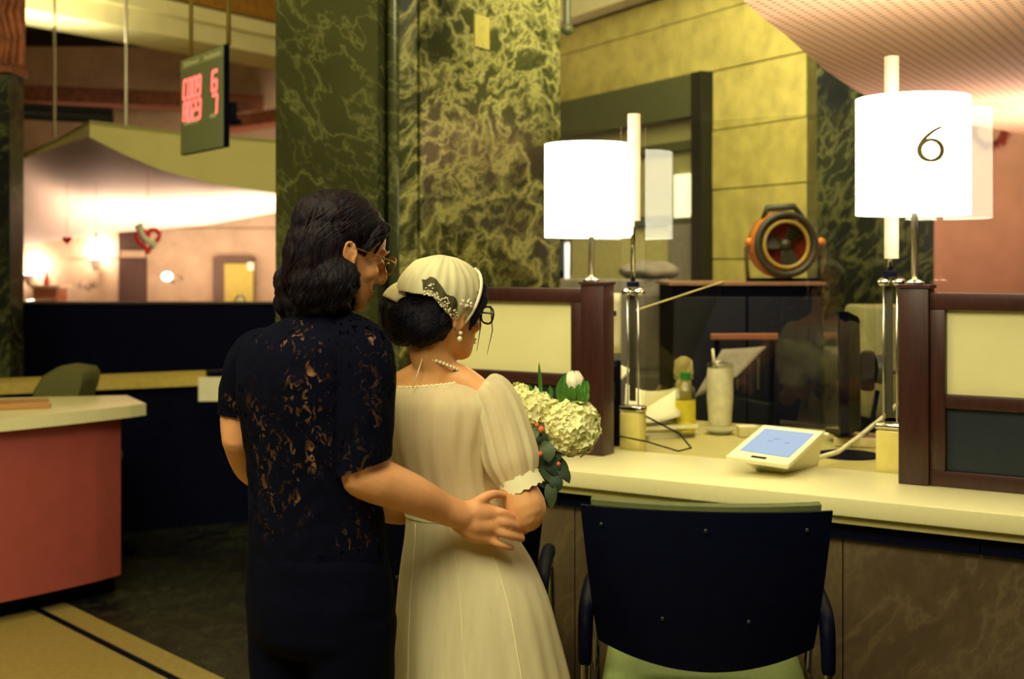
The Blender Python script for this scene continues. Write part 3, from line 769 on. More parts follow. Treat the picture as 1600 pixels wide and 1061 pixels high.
# hanging number display
sg = thing('number_display', P(318, 155, 6.05), 'hanging green queue display with red numerals reading 6 and 7', 'sign')
L0, R0 = Vector((-1.714, 6.30)), Vector((-1.375, 5.83)); zt_, zb_ = 2.547, 2.054
du = (R0-L0).normalized(); dn = Vector((du.y, -du.x)); W = (R0-L0).length
dn = dn if dn.y < 0 else -dn
def sp(u, z, o=0.0):
    p = L0+du*u+dn*o; return Vector((p.x, p.y, z))
bdy = MB().prism([tuple(L0), tuple(R0), tuple(R0-dn*0.022), tuple(L0-dn*0.022)], zb_, zt_).build('display_case', M_black, sg)
def plate(name, u0, u1, z0, z1, m, o0=0.0, o1=0.004, par=sg):
    return MB().add([sp(u0, z0, o0), sp(u1, z0, o0), sp(u1, z1, o0), sp(u0, z1, o0), sp(u0, z0, o1), sp(u1, z0, o1), sp(u1, z1, o1), sp(u0, z1, o1)],
                    [(0, 1, 2, 3), (7, 6, 5, 4), (0, 4, 5, 1), (1, 5, 6, 2), (2, 6, 7, 3), (3, 7, 4, 0)]).build(name, m, par)
HT = zt_-zb_
plate('header_panel', 0.004, W-0.02, zt_-HT*0.115, zt_-0.004, mat('sign_header', S(150, 158, 108), 0.5))
plate('face_panel', 0.004, W-0.02, zb_+0.004, zt_-HT*0.117, M_signgreen)
SEG = {'0': 'abcdef', '6': 'acdefg', '7': 'abc', '9': 'abcdfg', '2': 'abdeg', '3': 'abcdg', 'A': 'abcefg', 'C': 'adef'}
def digit(ch, u, z, w, h, par):
    mb = MB(); t = 0.017
    segs = {'a': (0, h, w, h), 'b': (w, h, w, h/2), 'c': (w, h/2, w, 0), 'd': (0, 0, w, 0), 'e': (0, 0, 0, h/2), 'f': (0, h/2, 0, h), 'g': (0, h/2, w, h/2)}
    for s_ in SEG[ch]:
        x0, y0, x1, y1 = segs[s_]
        sl = 0.10
        pts = []
        if y0 == y1: q4 = [(min(x0, x1), y0-t/2), (max(x0, x1), y0-t/2), (max(x0, x1), y0+t/2), (min(x0, x1), y0+t/2)]
        else: q4 = [(x0-t/2, min(y0, y1)), (x0+t/2, min(y0, y1)), (x0+t/2, max(y0, y1)), (x0-t/2, max(y0, y1))]
        lo_ = [sp(u+x+sl*y, z+y, 0.0045) for x, y in q4]; hi_ = [sp(u+x+sl*y, z+y, 0.007) for x, y in q4]
        mb.add(lo_+hi_, [(0, 1, 2, 3), (7, 6, 5, 4), (0, 4, 5, 1), (1, 5, 6, 2), (2, 6, 7, 3), (3, 7, 4, 0)])
    mb.build('led_numeral', M_led, par)
for row, (txt, win) in enumerate((('C009', '6'), ('A023', '7'))):
    z = zt_-HT*(0.36+0.235*row)
    for k, ch in enumerate(txt): digit(ch, 0.045+0.062*k, z-0.03, 0.040, 0.092, sg)
    digit(win, W*0.735, z-0.03, 0.058, 0.092, sg)
random.seed(5)
def printline(u0, u1, z, h):
    u = u0
    while u < u1:
        w = random.uniform(0.008, 0.018); plate('printed_letter', u, min(u+w, u1), z, z+h*random.choice((1, 1, 1.4)), M_signtext, 0.0045, 0.0055); u += w+0.008
printline(0.05, 0.25, zt_-0.045, 0.018); printline(0.33, 0.53, zt_-0.045, 0.018)
printline(0.05, 0.25, zb_+HT*0.30, 0.02); printline(0.40, 0.48, zb_+HT*0.31, 0.02)
for u in (0.06, W-0.03):
    MB().tube([sp(u, zt_, -0.03), sp(u, 4.34, -0.03)], 0.011, 10).build('hanger_rod', M_brass, sg, True)
# valentine decorations
def heart_solid(c, s, th, name, m, parent=None, rz=0.0, roll=0.0):
    n = 36; R = Matrix.Rotation(rz, 3, 'Z')@Matrix.Rotation(roll, 3, 'Y')
    o = []
    for k in range(n):
        t = 2*PI*k/n
        o.append((16*math.sin(t)**3/17, (13*math.cos(t)-5*math.cos(2*t)-2*math.cos(3*t)-math.cos(4*t))/17))
    rs = [[Vector(c)+R@Vector((x*s*k_, y_, z*s*k_)) for x, z in o] for k_, y_ in ((0.6, -th), (1, -th*0.3), (1, th*0.3), (0.6, th))]
    return MB().rings(rs).build(name, m, parent, True)
h1 = heart_solid(P(105, 375, 10.5), 0.042, 0.02, 'hanging_heart', M_red); tag(h1, 'small solid red heart hanging under the far canopy', 'decoration')
p = P(105, 366, 10.5); MB().tube([p, Vector((p.x, p.y, 2.44))], 0.002, 6).build('string', M_red, h1)
h2 = heart_solid(P(150, 380, 10.2), 0.018, 0.01, 'hanging_heart', M_red); tag(h2, 'tiny red paper drop hanging between the two hall hearts', 'decoration')
p = P(150, 376, 10.2); MB().tube([p, Vector((p.x, p.y, 2.44))], 0.002, 6).ell(P(150, 367, 10.2), (0.012, 0.012, 0.02)).build('string', M_red, h2)
wr_c = P(231, 373, 9.0)
wh = thing('heart_garland', wr_c, 'red tinsel heart garland with a white ribbon hanging in the hall', 'decoration')
g = MB(); random.seed(2)
for k in range(64):
    t = 2*PI*k/64; c_ = wr_c+Vector((16*math.sin(t)**3/17*0.092, 0, (13*math.cos(t)-5*math.cos(2*t)-2*math.cos(3*t)-math.cos(4*t))/17*0.095))
    g.ell(c_+Vector((random.uniform(-.006, .006), random.uniform(-.01, .01), random.uniform(-.006, .006))), (0.016, 0.014, 0.018), rotm(random.random()*3, random.random()*3), 8, 5)
g.build('tinsel', M_red, wh, True)
MB().tube([wr_c+Vector((-0.06, -0.03, 0.10)), wr_c+Vector((-0.02, -0.05, 0.02)), wr_c+Vector((0.07, -0.04, -0.06))], [0.035, 0.016, 0.03], 8, flat=(Vector((0, 1, 0)), 0.35)).build('ribbon', M_paper, wh, True)
MB().tube([wr_c+Vector((0, 0, 0.05)), Vector((wr_c.x, wr_c.y, 2.19))], 0.002, 6).build('string', M_red, wh)
# wall sconces and small things along the far hall wall
def sconce(px, py, label, lit=True, w=0.05):
    c_ = P(px, py, 13.9)
    t = thing('wall_sconce', c_, label, 'wall lamp', 'sconces along the hall wall')
    MB().lathe([(0.02, -0.10), (w, -0.02), (w*1.5, 0.02), (w*1.3, 0.022), (0.015, -0.05)], c_, 20).build('bowl', M_pinkwhite, t, True)
    MB().box(c_+Vector((0, 0.09, -0.05)), (0.05, 0.1, 0.12)).build('bracket', M_satin, t)
    MB().ell(c_+Vector((0, 0, 0.015)), (w*1.1, w*1.1, 0.035)).build('bulb', M_sconce, t, True)
    point('sconce_light', c_+Vector((0, 0.06, 0.12)), 20.0, PINK, 0.05)
sconce(148, 408, 'glowing uplight sconce below the tiny red drop'); sconce(44, 432, 'glowing uplight sconce next to the dark left pillar')
def walllamp(px, py, label, emitm):
    c_ = P(px, py, 13.85); t = thing('globe_lamp', c_, label, 'wall lamp', 'globe lamps on the hall wall')
    MB().ell(c_, (0.06, 0.05, 0.05)).build('globe', emitm, t, True); MB().tube([c_, c_+Vector((0.04, 0.14, -0.08))], 0.012).build('arm', M_satin, t)
    MB().lathe([(0.03, 0), (0.055, 0.02), (0.03, 0.06)], c_+Vector((0.13, 0.02, -0.05)), 14).build('unlit_globe', mat('dim_globe_%d' % px, S(150, 126, 96), 0.5), t, True)
walllamp(261, 432, 'bright white globe lamp on the hall wall below the heart garland', M_sconce)
walllamp(128, 443, 'dim small globe lamp left of the recess on the hall wall', M_pinkwhite)
dv = P(375, 470, 8.2)
dv_o = thing('desk_globe', dv, 'small pale glowing oval behind the dark partition beside the man', 'lamp')
MB().ell(dv, (0.022, 0.02, 0.035)).build('globe', M_white, dv_o, True); MB().torus(dv, 0.034, 0.004, Matrix.Rotation(PI/2, 3, 'X')@Matrix.Scale(1, 3)).build('ring', M_black, dv_o)
MB().tube([dv+Vector((0, 0, -0.03)), Vector((dv.x, dv.y, 0.02))], 0.008).lathe([(0.09, 0.0), (0.09, 0.012), (0.02, 0.02)], (dv.x, dv.y, 0), 16).build('stand', M_black, dv_o)
rb = thing('hall_cabinet', (P(73, 0, 12.5).x, 12.5, 0), 'reddish wood cabinet in the far hall near the left pillar', 'cabinet')
cx_ = P(73, 0, 12.5).x
MB().box((cx_, 12.6, 0.62), (0.24, 0.3, 1.24)).build('cabinet_body', mat('reddish_wood', S(160, 100, 66), 0.5), rb); MB().box((cx_, 12.6, 1.25), (0.30, 0.34, 0.03)).build('cabinet_top', M_hallwall, rb)
rv = MB().lathe([(0.02, 0), (0.035, 0.03), (0.02, 0.08), (0.008, 0.14)], (cx_, 12.5, 1.266), 14).build('red_vase', M_red, None, True); tag(rv, 'small red bottle on top of the reddish hall cabinet', 'vase')

# ================================================================== ON THE COUNTER AND CLERK'S DESK
# payment terminal
tb = on_d(1222, 3.55)
tt = thing('payment_tablet', (tb.x, tb.y, ZC), 'white tilted payment tablet with pale blue screen on the counter', 'tablet')
TL, TR, BR_, BL_ = P(1193, 664, 3.86), P(1287, 674, 3.76), P(1231, 727, 3.58), P(1134, 713, 3.66)
nrm = (TR-TL).cross(BL_-TL).normalized(); nrm = nrm if nrm.z > 0 else -nrm
def quadslab(pts, t0, t1):
    return MB().add([p+nrm*t0 for p in pts]+[p+nrm*t1 for p in pts], [(3, 2, 1, 0), (4, 5, 6, 7), (0, 1, 5, 4), (1, 2, 6, 5), (2, 3, 7, 6), (3, 0, 4, 7)])
face = [TL, TR, BR_, BL_]
quadslab(face, -0.012, 0.0).build('bezel', M_white, tt)
def uvp(u, v): return TL.lerp(TR, u).lerp(BL_.lerp(BR_, u), v)
scr = quadslab([uvp(0.09, 0.10), uvp(0.91, 0.10), uvp(0.90, 0.80), uvp(0.10, 0.80)], 0.0003, 0.0012).build('screen', M_screen, tt)
for (u0, u1, v) in ((0.40, 0.60, 0.36), (0.34, 0.70, 0.43), (0.44, 0.56, 0.50)):
    quadslab([uvp(u0, v), uvp(u1, v), uvp(u1, v+0.025), uvp(u0, v+0.025)], 0.0013, 0.0017).build('screen_text', M_screentext, scr)
quadslab([uvp(0.36, 0.885), uvp(0.60, 0.885), uvp(0.60, 0.93), uvp(0.36, 0.93)], 0.0003, 0.001).build('card_slot', M_black, tt)
ft = [p-nrm*0.0125 for p in (TL.lerp(BL_, 0.05).lerp(TR, 0.05), TR.lerp(BR_, 0.05), BR_.lerp(TR, 0.12), BL_.lerp(TL, 0.12).lerp(BR_, 0.12))]
def dn_(px, py): Y = (H-ZC)*F/(py-HZ); return Vector(((px-800)/F*Y, Y, ZC+0.0005))
fb_ = [Vector((ft[0].x+0.01, ft[0].y-0.02, ZC+0.0005)), dn_(1279, 728), dn_(1224, 740), dn_(1182, 735)]
MB().add(ft+fb_, [(0, 1, 2, 3), (7, 6, 5, 4), (0, 4, 5, 1), (1, 5, 6, 2), (2, 6, 7, 3), (3, 7, 4, 0)]).build('stand', M_white, tt)
MB().bbox(P(1291, 678, 3.78), (0.012, 0.02, 0.008), 0.3, 0.002).build('side_button', M_white, tt)
ZD = 0.84
def desk(px, py):
    Y = (H-ZD)*F/(py-HZ); return Vector(((px-800)/F*Y, Y, ZD))
# monitor on arm
mo = desk(1325, 690); 
mt = thing('computer_monitor', (mo.x, 4.35, ZD), 'black computer monitor seen edge on beside the right screen', 'monitor')
Ym = 4.28
def Mp(px, py, Y=Ym): return P(px, py, Y)
s_l = [Mp(1287, 494, 4.55), Mp(1311, 487, 4.25), Mp(1313, 682, 4.25), Mp(1289, 676, 4.55)]
th_ = Vector((0.035, 0.015, 0))
MB().add(s_l+[p+th_ for p in s_l], [(0, 1, 2, 3), (7, 6, 5, 4), (0, 4, 5, 1), (1, 5, 6, 2), (2, 6, 7, 3), (3, 7, 4, 0)]).build('bezel', M_black, mt)
s2 = [s_l[0].lerp(s_l[2], 0.04), s_l[1].lerp(s_l[3], 0.06), s_l[2].lerp(s_l[0], 0.06), s_l[3].lerp(s_l[1], 0.04)]
off = Vector((-0.003, -0.004, 0))
MB().add([p+off*0.2 for p in s2]+[p+off for p in s2], [(0, 1, 2, 3), (7, 6, 5, 4), (0, 4, 5, 1), (1, 5, 6, 2), (2, 6, 7, 3), (3, 7, 4, 0)]).build('screen', mat('dark_screen', S(58, 56, 40), 0.12), mt)
bk0 = [p+th_ for p in s_l]; cb = sum(bk0, Vector())/4; bk1 = [cb+(p-cb)*0.86+Vector((0.055, 0.03, 0)) for p in bk0]
MB().rings([bk0, [p.lerp(q_, 0.6)+Vector((0.01, 0, 0)) for p, q_ in zip(bk0, bk1)], bk1]).build('rear_housing', mat('monitor_back', S(20, 26, 24), 0.35), mt, True, 0.7)
am = cb+Vector((0.075, 0.02, 0.0))
MB().bbox(am+Vector((0.03, 0, 0.01)), (0.05, 0.12, 0.14), -0.3, 0.012).build('mount_plate', M_black, mt, True, 0.7)
MB().lathe([(0.05, -0.02), (0.055, 0.0), (0.05, 0.03), (0.02, 0.035)], am+Vector((0.075, 0, 0.015)), 24, Matrix.Rotation(PI/2, 3, 'Y')).build('swivel', mat('swivel_grey', S(60, 62, 50), 0.4), mt, True, 0.7)
ar0 = am+Vector((0.10, 0, 0.0)); 
MB().tube([ar0, ar0+Vector((0.06, 0.01, 0)), ar0+Vector((0.13, 0.04, 0.0)), Vector((ar0.x+0.13, ar0.y+0.04, ZD+0.02))], 0.017).lathe([(0.06, 0.0005), (0.06, 0.02), (0.02, 0.025)], (ar0.x+0.13, ar0.y+0.04, ZD), 20).build('arm', M_satin, mt, True, 0.7)
MB().tube([am+Vector((0.06, -0.02, -0.06)), am+Vector((0.04, -0.03, -0.16)), am+Vector((-0.0, -0.04, -0.24)), Vector((am.x-0.03, am.y-0.06, ZD+0.012))], 0.009, 8).build('cable', M_black, mt, True)
# second monitor/cream box behind
bx2 = P(1375, 560, 5.05)
t = thing('desk_printer', (bx2.x, 5.1, ZD), 'cream grey machine casing behind the black monitor', 'printer')
dz = H-(642-HZ)/F*5.0
MB().bbox(Vector((bx2.x+0.03, 5.12, 1.09)), (0.24, 0.3, 0.46), 0, 0.02).build('casing', mat('putty_plastic', S(150, 146, 98), 0.5), t, True, 0.7)
MB().box(Vector((bx2.x+0.03, 5.12, 0.43)), (0.22, 0.28, 0.86-0.001)).build('pedestal', M_dark, t)
# cream cable, mouse mat, keyboard
cb_ = MB().tube([P(1276, 716, 3.86), P(1310, 706, 3.95), P(1345, 680, 4.05), P(1385, 648, 4.15), P(1404, 630, 4.2)], 0.0075, 8).build('power_cable', M_white, None, True); tag(cb_, 'cream cable running from the payment tablet towards the right screen', 'cable')
d1 = desk(1325, 712); mm = MB().lathe([(0.001, 0.0005), (0.105, 0.0005), (0.108, 0.003), (0.105, 0.006), (0.001, 0.006)], d1, 36).build('mouse_mat', M_black, None, True, 0.7); tag(mm, 'round black mouse mat on the desk under the cream cable', 'mouse mat')
d2 = desk(1352, 697); kb = MB().bbox(d2+Vector((0, 0, 0.018)), (0.22, 0.10, 0.034), -0.25, 0.006).build('card_box', mat('pale_box', S(206, 190, 128), 0.6), None); tag(kb, 'flat pale box on the desk under the black monitor', 'box')
MB().box(d2+Vector((0, 0, 0.0365)), (0.13, 0.07, 0.002), -0.25).build('printed_lid', mat('pinkish_print', S(160, 110, 120), 0.6), kb)
# tumbler with straw
d3 = desk(1125, 664)
tu = thing('tumbler', d3, 'tall white tumbler with a straw beside the green capped bottle', 'tumbler')
MB().lathe([(0.001, 0.001), (0.043, 0.001), (0.046, 0.01), (0.053, 0.11), (0.053, 0.20), (0.05, 0.232), (0.047, 0.232), (0.001, 0.225)], d3, 32).build('cup', mat('tumbler_white', S(228, 224, 190), 0.4), tu, True, 0.7)
MB().lathe([(0.053, 0.233), (0.055, 0.240), (0.05, 0.252), (0.001, 0.256)], d3, 32).build('lid', M_bottle, tu, True, 0.7)
MB().tube([d3+Vector((-0.02, 0, 0.22)), d3+Vector((-0.03, 0, 0.31))], 0.006).build('straw', M_white, tu, True)
MB().torus(d3+Vector((-0.012, -0.02, 0.256)), 0.022, 0.004).build('handle_ring', M_satin, tu, True)
# bottle with yellow label
d4 = desk(1071, 682)
bo = thing('sanitizer_bottle', d4, 'clear bottle with green cap and yellow label on the desk', 'bottle')
MB().lathe([(0.001, 0.001), (0.036, 0.001), (0.038, 0.01), (0.038, 0.16), (0.034, 0.185), (0.018, 0.205), (0.017, 0.215)], d4, 28).build('body', M_bottle, bo, True, 0.7)
MB().lathe([(0.0386, 0.02), (0.0386, 0.14)], d4, 28, cap=False).build('label_band', mat('yellow_label', S(222, 206, 50), 0.6, var=0.12, scale=60), bo, True)
MB().lathe([(0.001, 0.001), (0.02, 0.0), (0.02, 0.026), (0.001, 0.028)], d4+Vector((0, 0, 0.216)), 20).build('cap', mat('green_cap', S(40, 140, 52), 0.4), bo, True, 0.7)
# papers
random.seed(11)
base = desk(1018, 676)
for k in range(7):
    o = MB().box(base+Vector((random.uniform(-.03, .03), random.uniform(-.03, .03), 0.004+0.013*k)), (0.24-0.008*k, 0.30, 0.012), 0.35+random.uniform(-.25, .25)).build('paper_stack', M_paper)
    tag(o, ('lowest white bundle of', 'second bundle from the bottom of', 'third bundle from the bottom of', 'middle bundle of', 'third bundle from the top of', 'second bundle from the top of', 'topmost white bundle of')[k]+' the paper pile behind the left shield post', 'papers', 'paper pile on the desk')
def sheet(name, a, b, c, d, m, label, cat, bend=0.02):
    rows = []; n = 6
    nn2 = (b-a).cross(d-a).normalized()
    vs = []; fs = []
    for j in range(n+1):
        for i in range(n+1):
            u, v = i/n, j/n; vs.append(a.lerp(b, u).lerp(d.lerp(c, u), v)+nn2*bend*math.sin(PI*u))
    for j in range(n):
        for i in range(n): fs.append((j*(n+1)+i, j*(n+1)+i+1, (j+1)*(n+1)+i+1, (j+1)*(n+1)+i))
    o = MB().add(vs, fs).build(name, m, None, True); s_ = o.modifiers.new('t', 'SOLIDIFY'); s_.thickness = 0.0015
    return tag(o, label, cat)
sheet('loose_paper', P(963, 566, 4.45), P(989, 578, 4.5), P(963, 600, 4.4), P(962, 590, 4.4), M_paper, 'folded white paper corner behind the left shield post', 'paper', 0.005)
sheet('loose_paper', P(978, 600, 4.62), P(1060, 606, 4.72), P(1064, 650, 4.55), P(975, 655, 4.45), M_paper, 'curling white paper sheet on top of the paper pile', 'paper', 0.03)
sheet('notice_sheet', P(946, 458, 4.55), P(970, 458, 4.62), P(970, 552, 4.62), P(946, 552, 4.55), M_paper, 'upright printed notice sheet between the screen post and the shield post', 'notice', 0.002)
nb_ = MB().box(P(957, 490, 4.565), (0.03, 0.004, 0.02)).build('printed_bar', M_black); tag(nb_, 'black printed bar on the upright notice sheet', 'notice')
ph = MB().bbox(Vector((P(953, 0, 4.4).x, 4.40, ZD+0.155)), (0.05, 0.10, 0.308), 0.3, 0.006).build('desk_phone', M_black, None, True, 0.7); tag(ph, 'black upright device behind the left screen post', 'device')
MB().box(Vector((P(953, 0, 4.4).x, 4.345, ZD+0.20)), (0.03, 0.004, 0.06), 0.3).build('display', M_smoke, ph)
d5 = desk(1125, 678); bo2 = MB().lathe([(0.001, 0.001), (0.035, 0.001), (0.058, 0.018), (0.056, 0.018), (0.034, 0.004), (0.001, 0.004)], d5, 28).build('shallow_dish', mat('dish_grey', S(150, 144, 104), 0.5), None, True); tag(bo2, 'shallow grey dish on the desk in front of the tumbler', 'dish')
d6 = desk(1167, 682); b6 = MB().bbox(d6+Vector((0, 0, 0.02)), (0.07, 0.06, 0.038), 0.1, 0.004).build('small_box', mat('small_box_cream', S(200, 190, 130), 0.6)); tag(b6, 'small cream box on the desk behind the payment tablet', 'box')
MB().box(d6+Vector((0, 0, 0.0395)), (0.072, 0.062, 0.003), 0.1).build('lid', M_paper, b6)
bd_ = thing('desk_holder', P(1068, 610, 4.85), 'beige rounded desk holder behind the green capped bottle', 'holder')
d7 = Vector((P(1068, 0, 4.85).x, 4.85, ZD)); MB().lathe([(0.001, 0.001), (0.035, 0.001), (0.03, 0.19), (0.04, 0.22), (0.035, 0.27), (0.012, 0.285)], d7, 20).build('body', mat('holder_beige', S(190, 176, 112), 0.5), bd_, True)
MB().torus(d7+Vector((0, 0, 0.2)), 0.036, 0.004).build('rim', M_satin, bd_, True)
# thin black cable loop by the left base
cbl = MB().tube([P(960, 680, 4.2), P(1010, 690, 4.02), P(1060, 705, 3.92), P(1080, 700, 3.93), P(1062, 678, 4.05), P(1008, 650, 4.2)], 0.003, 6).build('thin_cable', M_black, None, True); tag(cbl, 'thin black cable looped beside the left shield post base', 'cable')
# office cabinet with fan
CX0, CX1, CY = P(1050, 0, 5.75).x, P(1284, 0, 5.75).x, 5.75
zc2 = H-(441-HZ)/F*CY
oc2 = thing('office_cabinet', ((CX0+CX1)/2, CY+0.25, 0), 'dark tall office cabinet carrying the orange fan', 'cabinet')
MB().box(((CX0+CX1)/2, CY+0.25, zc2/2), (CX1-CX0, 0.5, zc2-0.03)).build('cabinet_body', M_dark, oc2)
MB().box(((CX0+CX1)/2, CY+0.24, zc2-0.007), (CX1-CX0+0.03, 0.53, 0.014)).build('cabinet_top', mat('cabinet_top_rose', S(140, 100, 76), 0.5), oc2)
for k in range(2):
    w_ = (CX1-CX0)/2
    MB().bbox((CX0+w_*(k+0.5), CY-0.008, zc2/2-0.02), (w_-0.012, 0.014, zc2-0.10), 0, 0.003).build('cabinet_door', mat('cabinet_door_%d' % k, (0.004, 0.005, 0.016, 1), 0.4), oc2)
    MB().tube([(CX0+w_*(1)+(-0.05 if k == 0 else 0.05), CY-0.022, 0.9), (CX0+w_+(-0.05 if k == 0 else 0.05), CY-0.022, 1.05)], 0.006).build('handle', M_satin, oc2)
rl_ = MB().bbox(P(1163, 526, 5.55), (0.31, 0.03, 0.028), 0.06, 0.004).build('wooden_bar', mat('pink_wood', S(150, 92, 66), 0.5)); 
tag(rl_, 'reddish wooden chair bar in front of the dark office cabinet', 'chair')
MB().tube([P(1120, 527, 5.57), Vector((P(1120, 0, 5.5).x, 5.62, 0.02))], 0.012).build('leg', M_black, rl_); MB().tube([P(1207, 524, 5.57), Vector((P(1207, 0, 5.5).x, 5.62, 0.02))], 0.012).build('leg', M_black, rl_)
MB().bbox(Vector((P(1163, 0, 5.5).x, 5.50, 0.46)), (0.4, 0.2, 0.05), 0.06, 0.01).build('seat', M_black, rl_)
sheet('document_folder', P(1128, 546, 5.22), P(1198, 541, 5.25), P(1152, 588, 5.12), P(1084, 622, 5.06), mat('folder_grey', S(126, 116, 100), 0.7), 'grey slanted document folder propped behind the tumbler', 'folder', 0.004)
fst = bpy.data.objects['document_folder']
MB().tube([P(1140, 570, 5.18), Vector((P(1140, 0, 5.1).x, 5.22, ZD))], 0.006).build('prop', M_black, fst)
# fan
fcn = P(1231, 382, 5.85); fcn.y = 5.88
fn = thing('desk_fan', (fcn.x, 5.9, zc2), 'round orange and black fan standing on the office cabinet', 'fan')
RX = Matrix.Rotation(PI/2, 3, 'X')@Matrix.Identity(3)
RF = Matrix.Rotation(0.15, 3, 'Z')@RX
MB().torus(fcn, 0.146, 0.017, RF).build('guard_ring', mat('fan_ring', S(42, 40, 26), 0.5), fn, True)
rs = [[fcn+RF@Vector((r*math.cos(2*PI*i/40), r*math.sin(2*PI*i/40), z)) for i in range(40)] for r, z in ((0.163, 0.0), (0.167, -0.05), (0.16, -0.11), (0.154, -0.11), (0.160, -0.05), (0.156, 0.0))]
MB().rings(rs, False).build('housing', M_orange, fn, True)
for k in range(3):
    a = 2*PI*k/3+0.33+PI/6*0.9
    d_ = Vector((math.cos(a), math.sin(a), 0)); s_ = Vector((-math.sin(a), math.cos(a), 0))
    o = []
    for (x, w) in ((0.02, 0.022), (0.06, 0.038), (0.10, 0.045), (0.125, 0.03)):
        o.append((d_*x+s_*w+Vector((0, 0, 0.012)), d_*x-s_*w*0.8-Vector((0, 0, 0.012))))
    up = [fcn+RF@(p+Vector((0, 0, -0.03))) for p, _ in o]; lo_ = [fcn+RF@(p+Vector((0, 0, -0.03))) for _, p in o]
    loop = up+lo_[::-1]; loop2 = [p+Vector((0, 0.004, 0)) for p in loop]
    MB().rings([loop, loop2]).build('blade', mat('fan_blade_%d' % k, S(44, 42, 26), 0.5), fn)
MB().ell(fcn+Vector((0, 0.03, 0)), (0.03, 0.03, 0.03)).build('hub', mat('fan_hub', S(48, 44, 26), 0.5), fn, True)
MB().lathe([(0.001, 0.0), (0.14, 0.0), (0.14, 0.004), (0.001, 0.004)], fcn+Vector((0, 0.10, 0)), 36, RF).build('rear_disc', M_redpl, fn, True, 0.7)
MB().torus(fcn+Vector((0, 0.0, 0)), 0.112, 0.010, RF).build('inner_ring', mat('fan_inner', S(150, 124, 48), 0.5), fn, True)
for s_ in (-1, 1):
    MB().tube([fcn+Vector((0.17*s_, 0.03, 0.02)), fcn+Vector((0.19*s_, 0.03, -0.02)), fcn+Vector((0.185*s_, 0.03, -0.12)), Vector((fcn.x+0.18*s_, fcn.y+0.03, zc2+0.012))], 0.011).build('stand_leg', mat('fan_stand_%d' % (s_+1), S(70, 58, 30), 0.5), fn, True)
    MB().ell(fcn+Vector((0.175*s_, 0.03, 0.012)), (0.022, 0.02, 0.022)).build('tilt_knob', M_orange, fn, True)
MB().tube([Vector((fcn.x-0.19, fcn.y+0.03, zc2+0.0095)), Vector((fcn.x+0.19, fcn.y+0.03, zc2+0.0095))], 0.009).build('stand_foot', M_black, fn)
MB().tube([fcn+Vector((-0.11, 0.02, 0.125)), fcn+Vector((-0.09, 0.02, 0.175)), fcn+Vector((0.04, 0.02, 0.185)), fcn+Vector((0.09, 0.02, 0.13))], [0.012, 0.018, 0.018, 0.010]).build('carry_handle', mat('fan_handle', S(40, 40, 24), 0.5), fn, True)
# grey lockers and dark monitor left of it
gx = (P(855, 0, 6.3).x+P(1045, 0, 6.3).x)/2
gl = thing('filing_cabinet', (gx, 6.5, 0), 'grey filing cabinet under the office window behind the lamp', 'cabinet')
zg = H-(436-HZ)/F*6.3
MB().bbox((gx+0.02, 6.5, zg/2), (0.60, 0.4, zg), 0, 0.01).build('cabinet_body', M_greyfab, gl)
for k in range(3):
    MB().bbox((gx+0.02, 6.295, 0.3+0.42*k), (0.56, 0.012, 0.38), 0, 0.003).build('drawer', mat('drawer_grey_%d' % k, S(96, 88, 78), 0.5), gl)
dmn = thing('wall_monitor', (P(872, 0, 6.5).x, 6.5, zg), 'small dark monitor on the filing cabinet behind the left lamp', 'monitor')
MB().bbox((P(872, 0, 6.5).x, 6.5, zg+0.115), (0.14, 0.04, 0.20), 0.1, 0.005).build('bezel', M_black, dmn)
MB().box((P(872, 0, 6.5).x, 6.477, zg+0.12), (0.12, 0.004, 0.16), 0.1).build('screen', M_smoke, dmn)
MB().box((P(872, 0, 6.5).x, 6.5, zg+0.008), (0.10, 0.10, 0.014), 0.1).build('foot', M_black, dmn)
ltb = P(886, 405, 6.35)
lt = MB().tube([Vector((ltb.x, ltb.y, zg+0.001)), Vector((ltb.x, ltb.y, zg+0.19))], 0.014, 14).build('reflection_streak', emit('reflection_streak_glow', (1, 0.9, 0.85, 1), 1.2), None, True); tag(lt, 'slim upright white reflection streak built as a glowing tube on the filing cabinet', 'lamp')  # glowing tube stands in for a light reflection, not a lamp
MB().lathe([(0.02, 0.19), (0.02, 0.20), (0.005, 0.205)], (ltb.x, ltb.y, zg), 14).build('cap', M_satin, lt)
cl = MB().ell((gx+0.22, 6.42, zg+0.03), (0.16, 0.14, 0.05), None, 24, 12); ct_ = link('folded_cloth', fuse(cl, 0.012, 2, lambda c, n: 0.02*mnoise.noise(c*12)), M_greyfab, None, True)
ct_.location.z = 0.012
tag(ct_, 'crumpled grey cloth lying on the filing cabinet', 'cloth')
# red wreath on the brown wall
wr = P(1545, 205, 8.03); wo = thing('red_wreath', wr, 'red spiky wreath on the brown wall behind the numbered lamp', 'wreath')
g = MB(); random.seed(4)
for k in range(160):
    a = random.random()*2*PI; r_ = 0.095+random.uniform(-0.015, 0.015); c_ = wr+Vector((r_*math.cos(a), random.uniform(-.03, .0), r_*math.sin(a)))
    d_ = Vector((math.cos(a)+random.uniform(-.8, .8), random.uniform(-1, .2), math.sin(a)+random.uniform(-.8, .8))).normalized()
    g.tube([c_, c_+d_*0.04], [0.006, 0.001], 5)
g.build('tinsel', mat('dark_red_tinsel', S(150, 50, 30), 0.4), wo); MB().torus(wr, 0.095, 0.014, RX).build('hoop', M_redpl, wo, True)

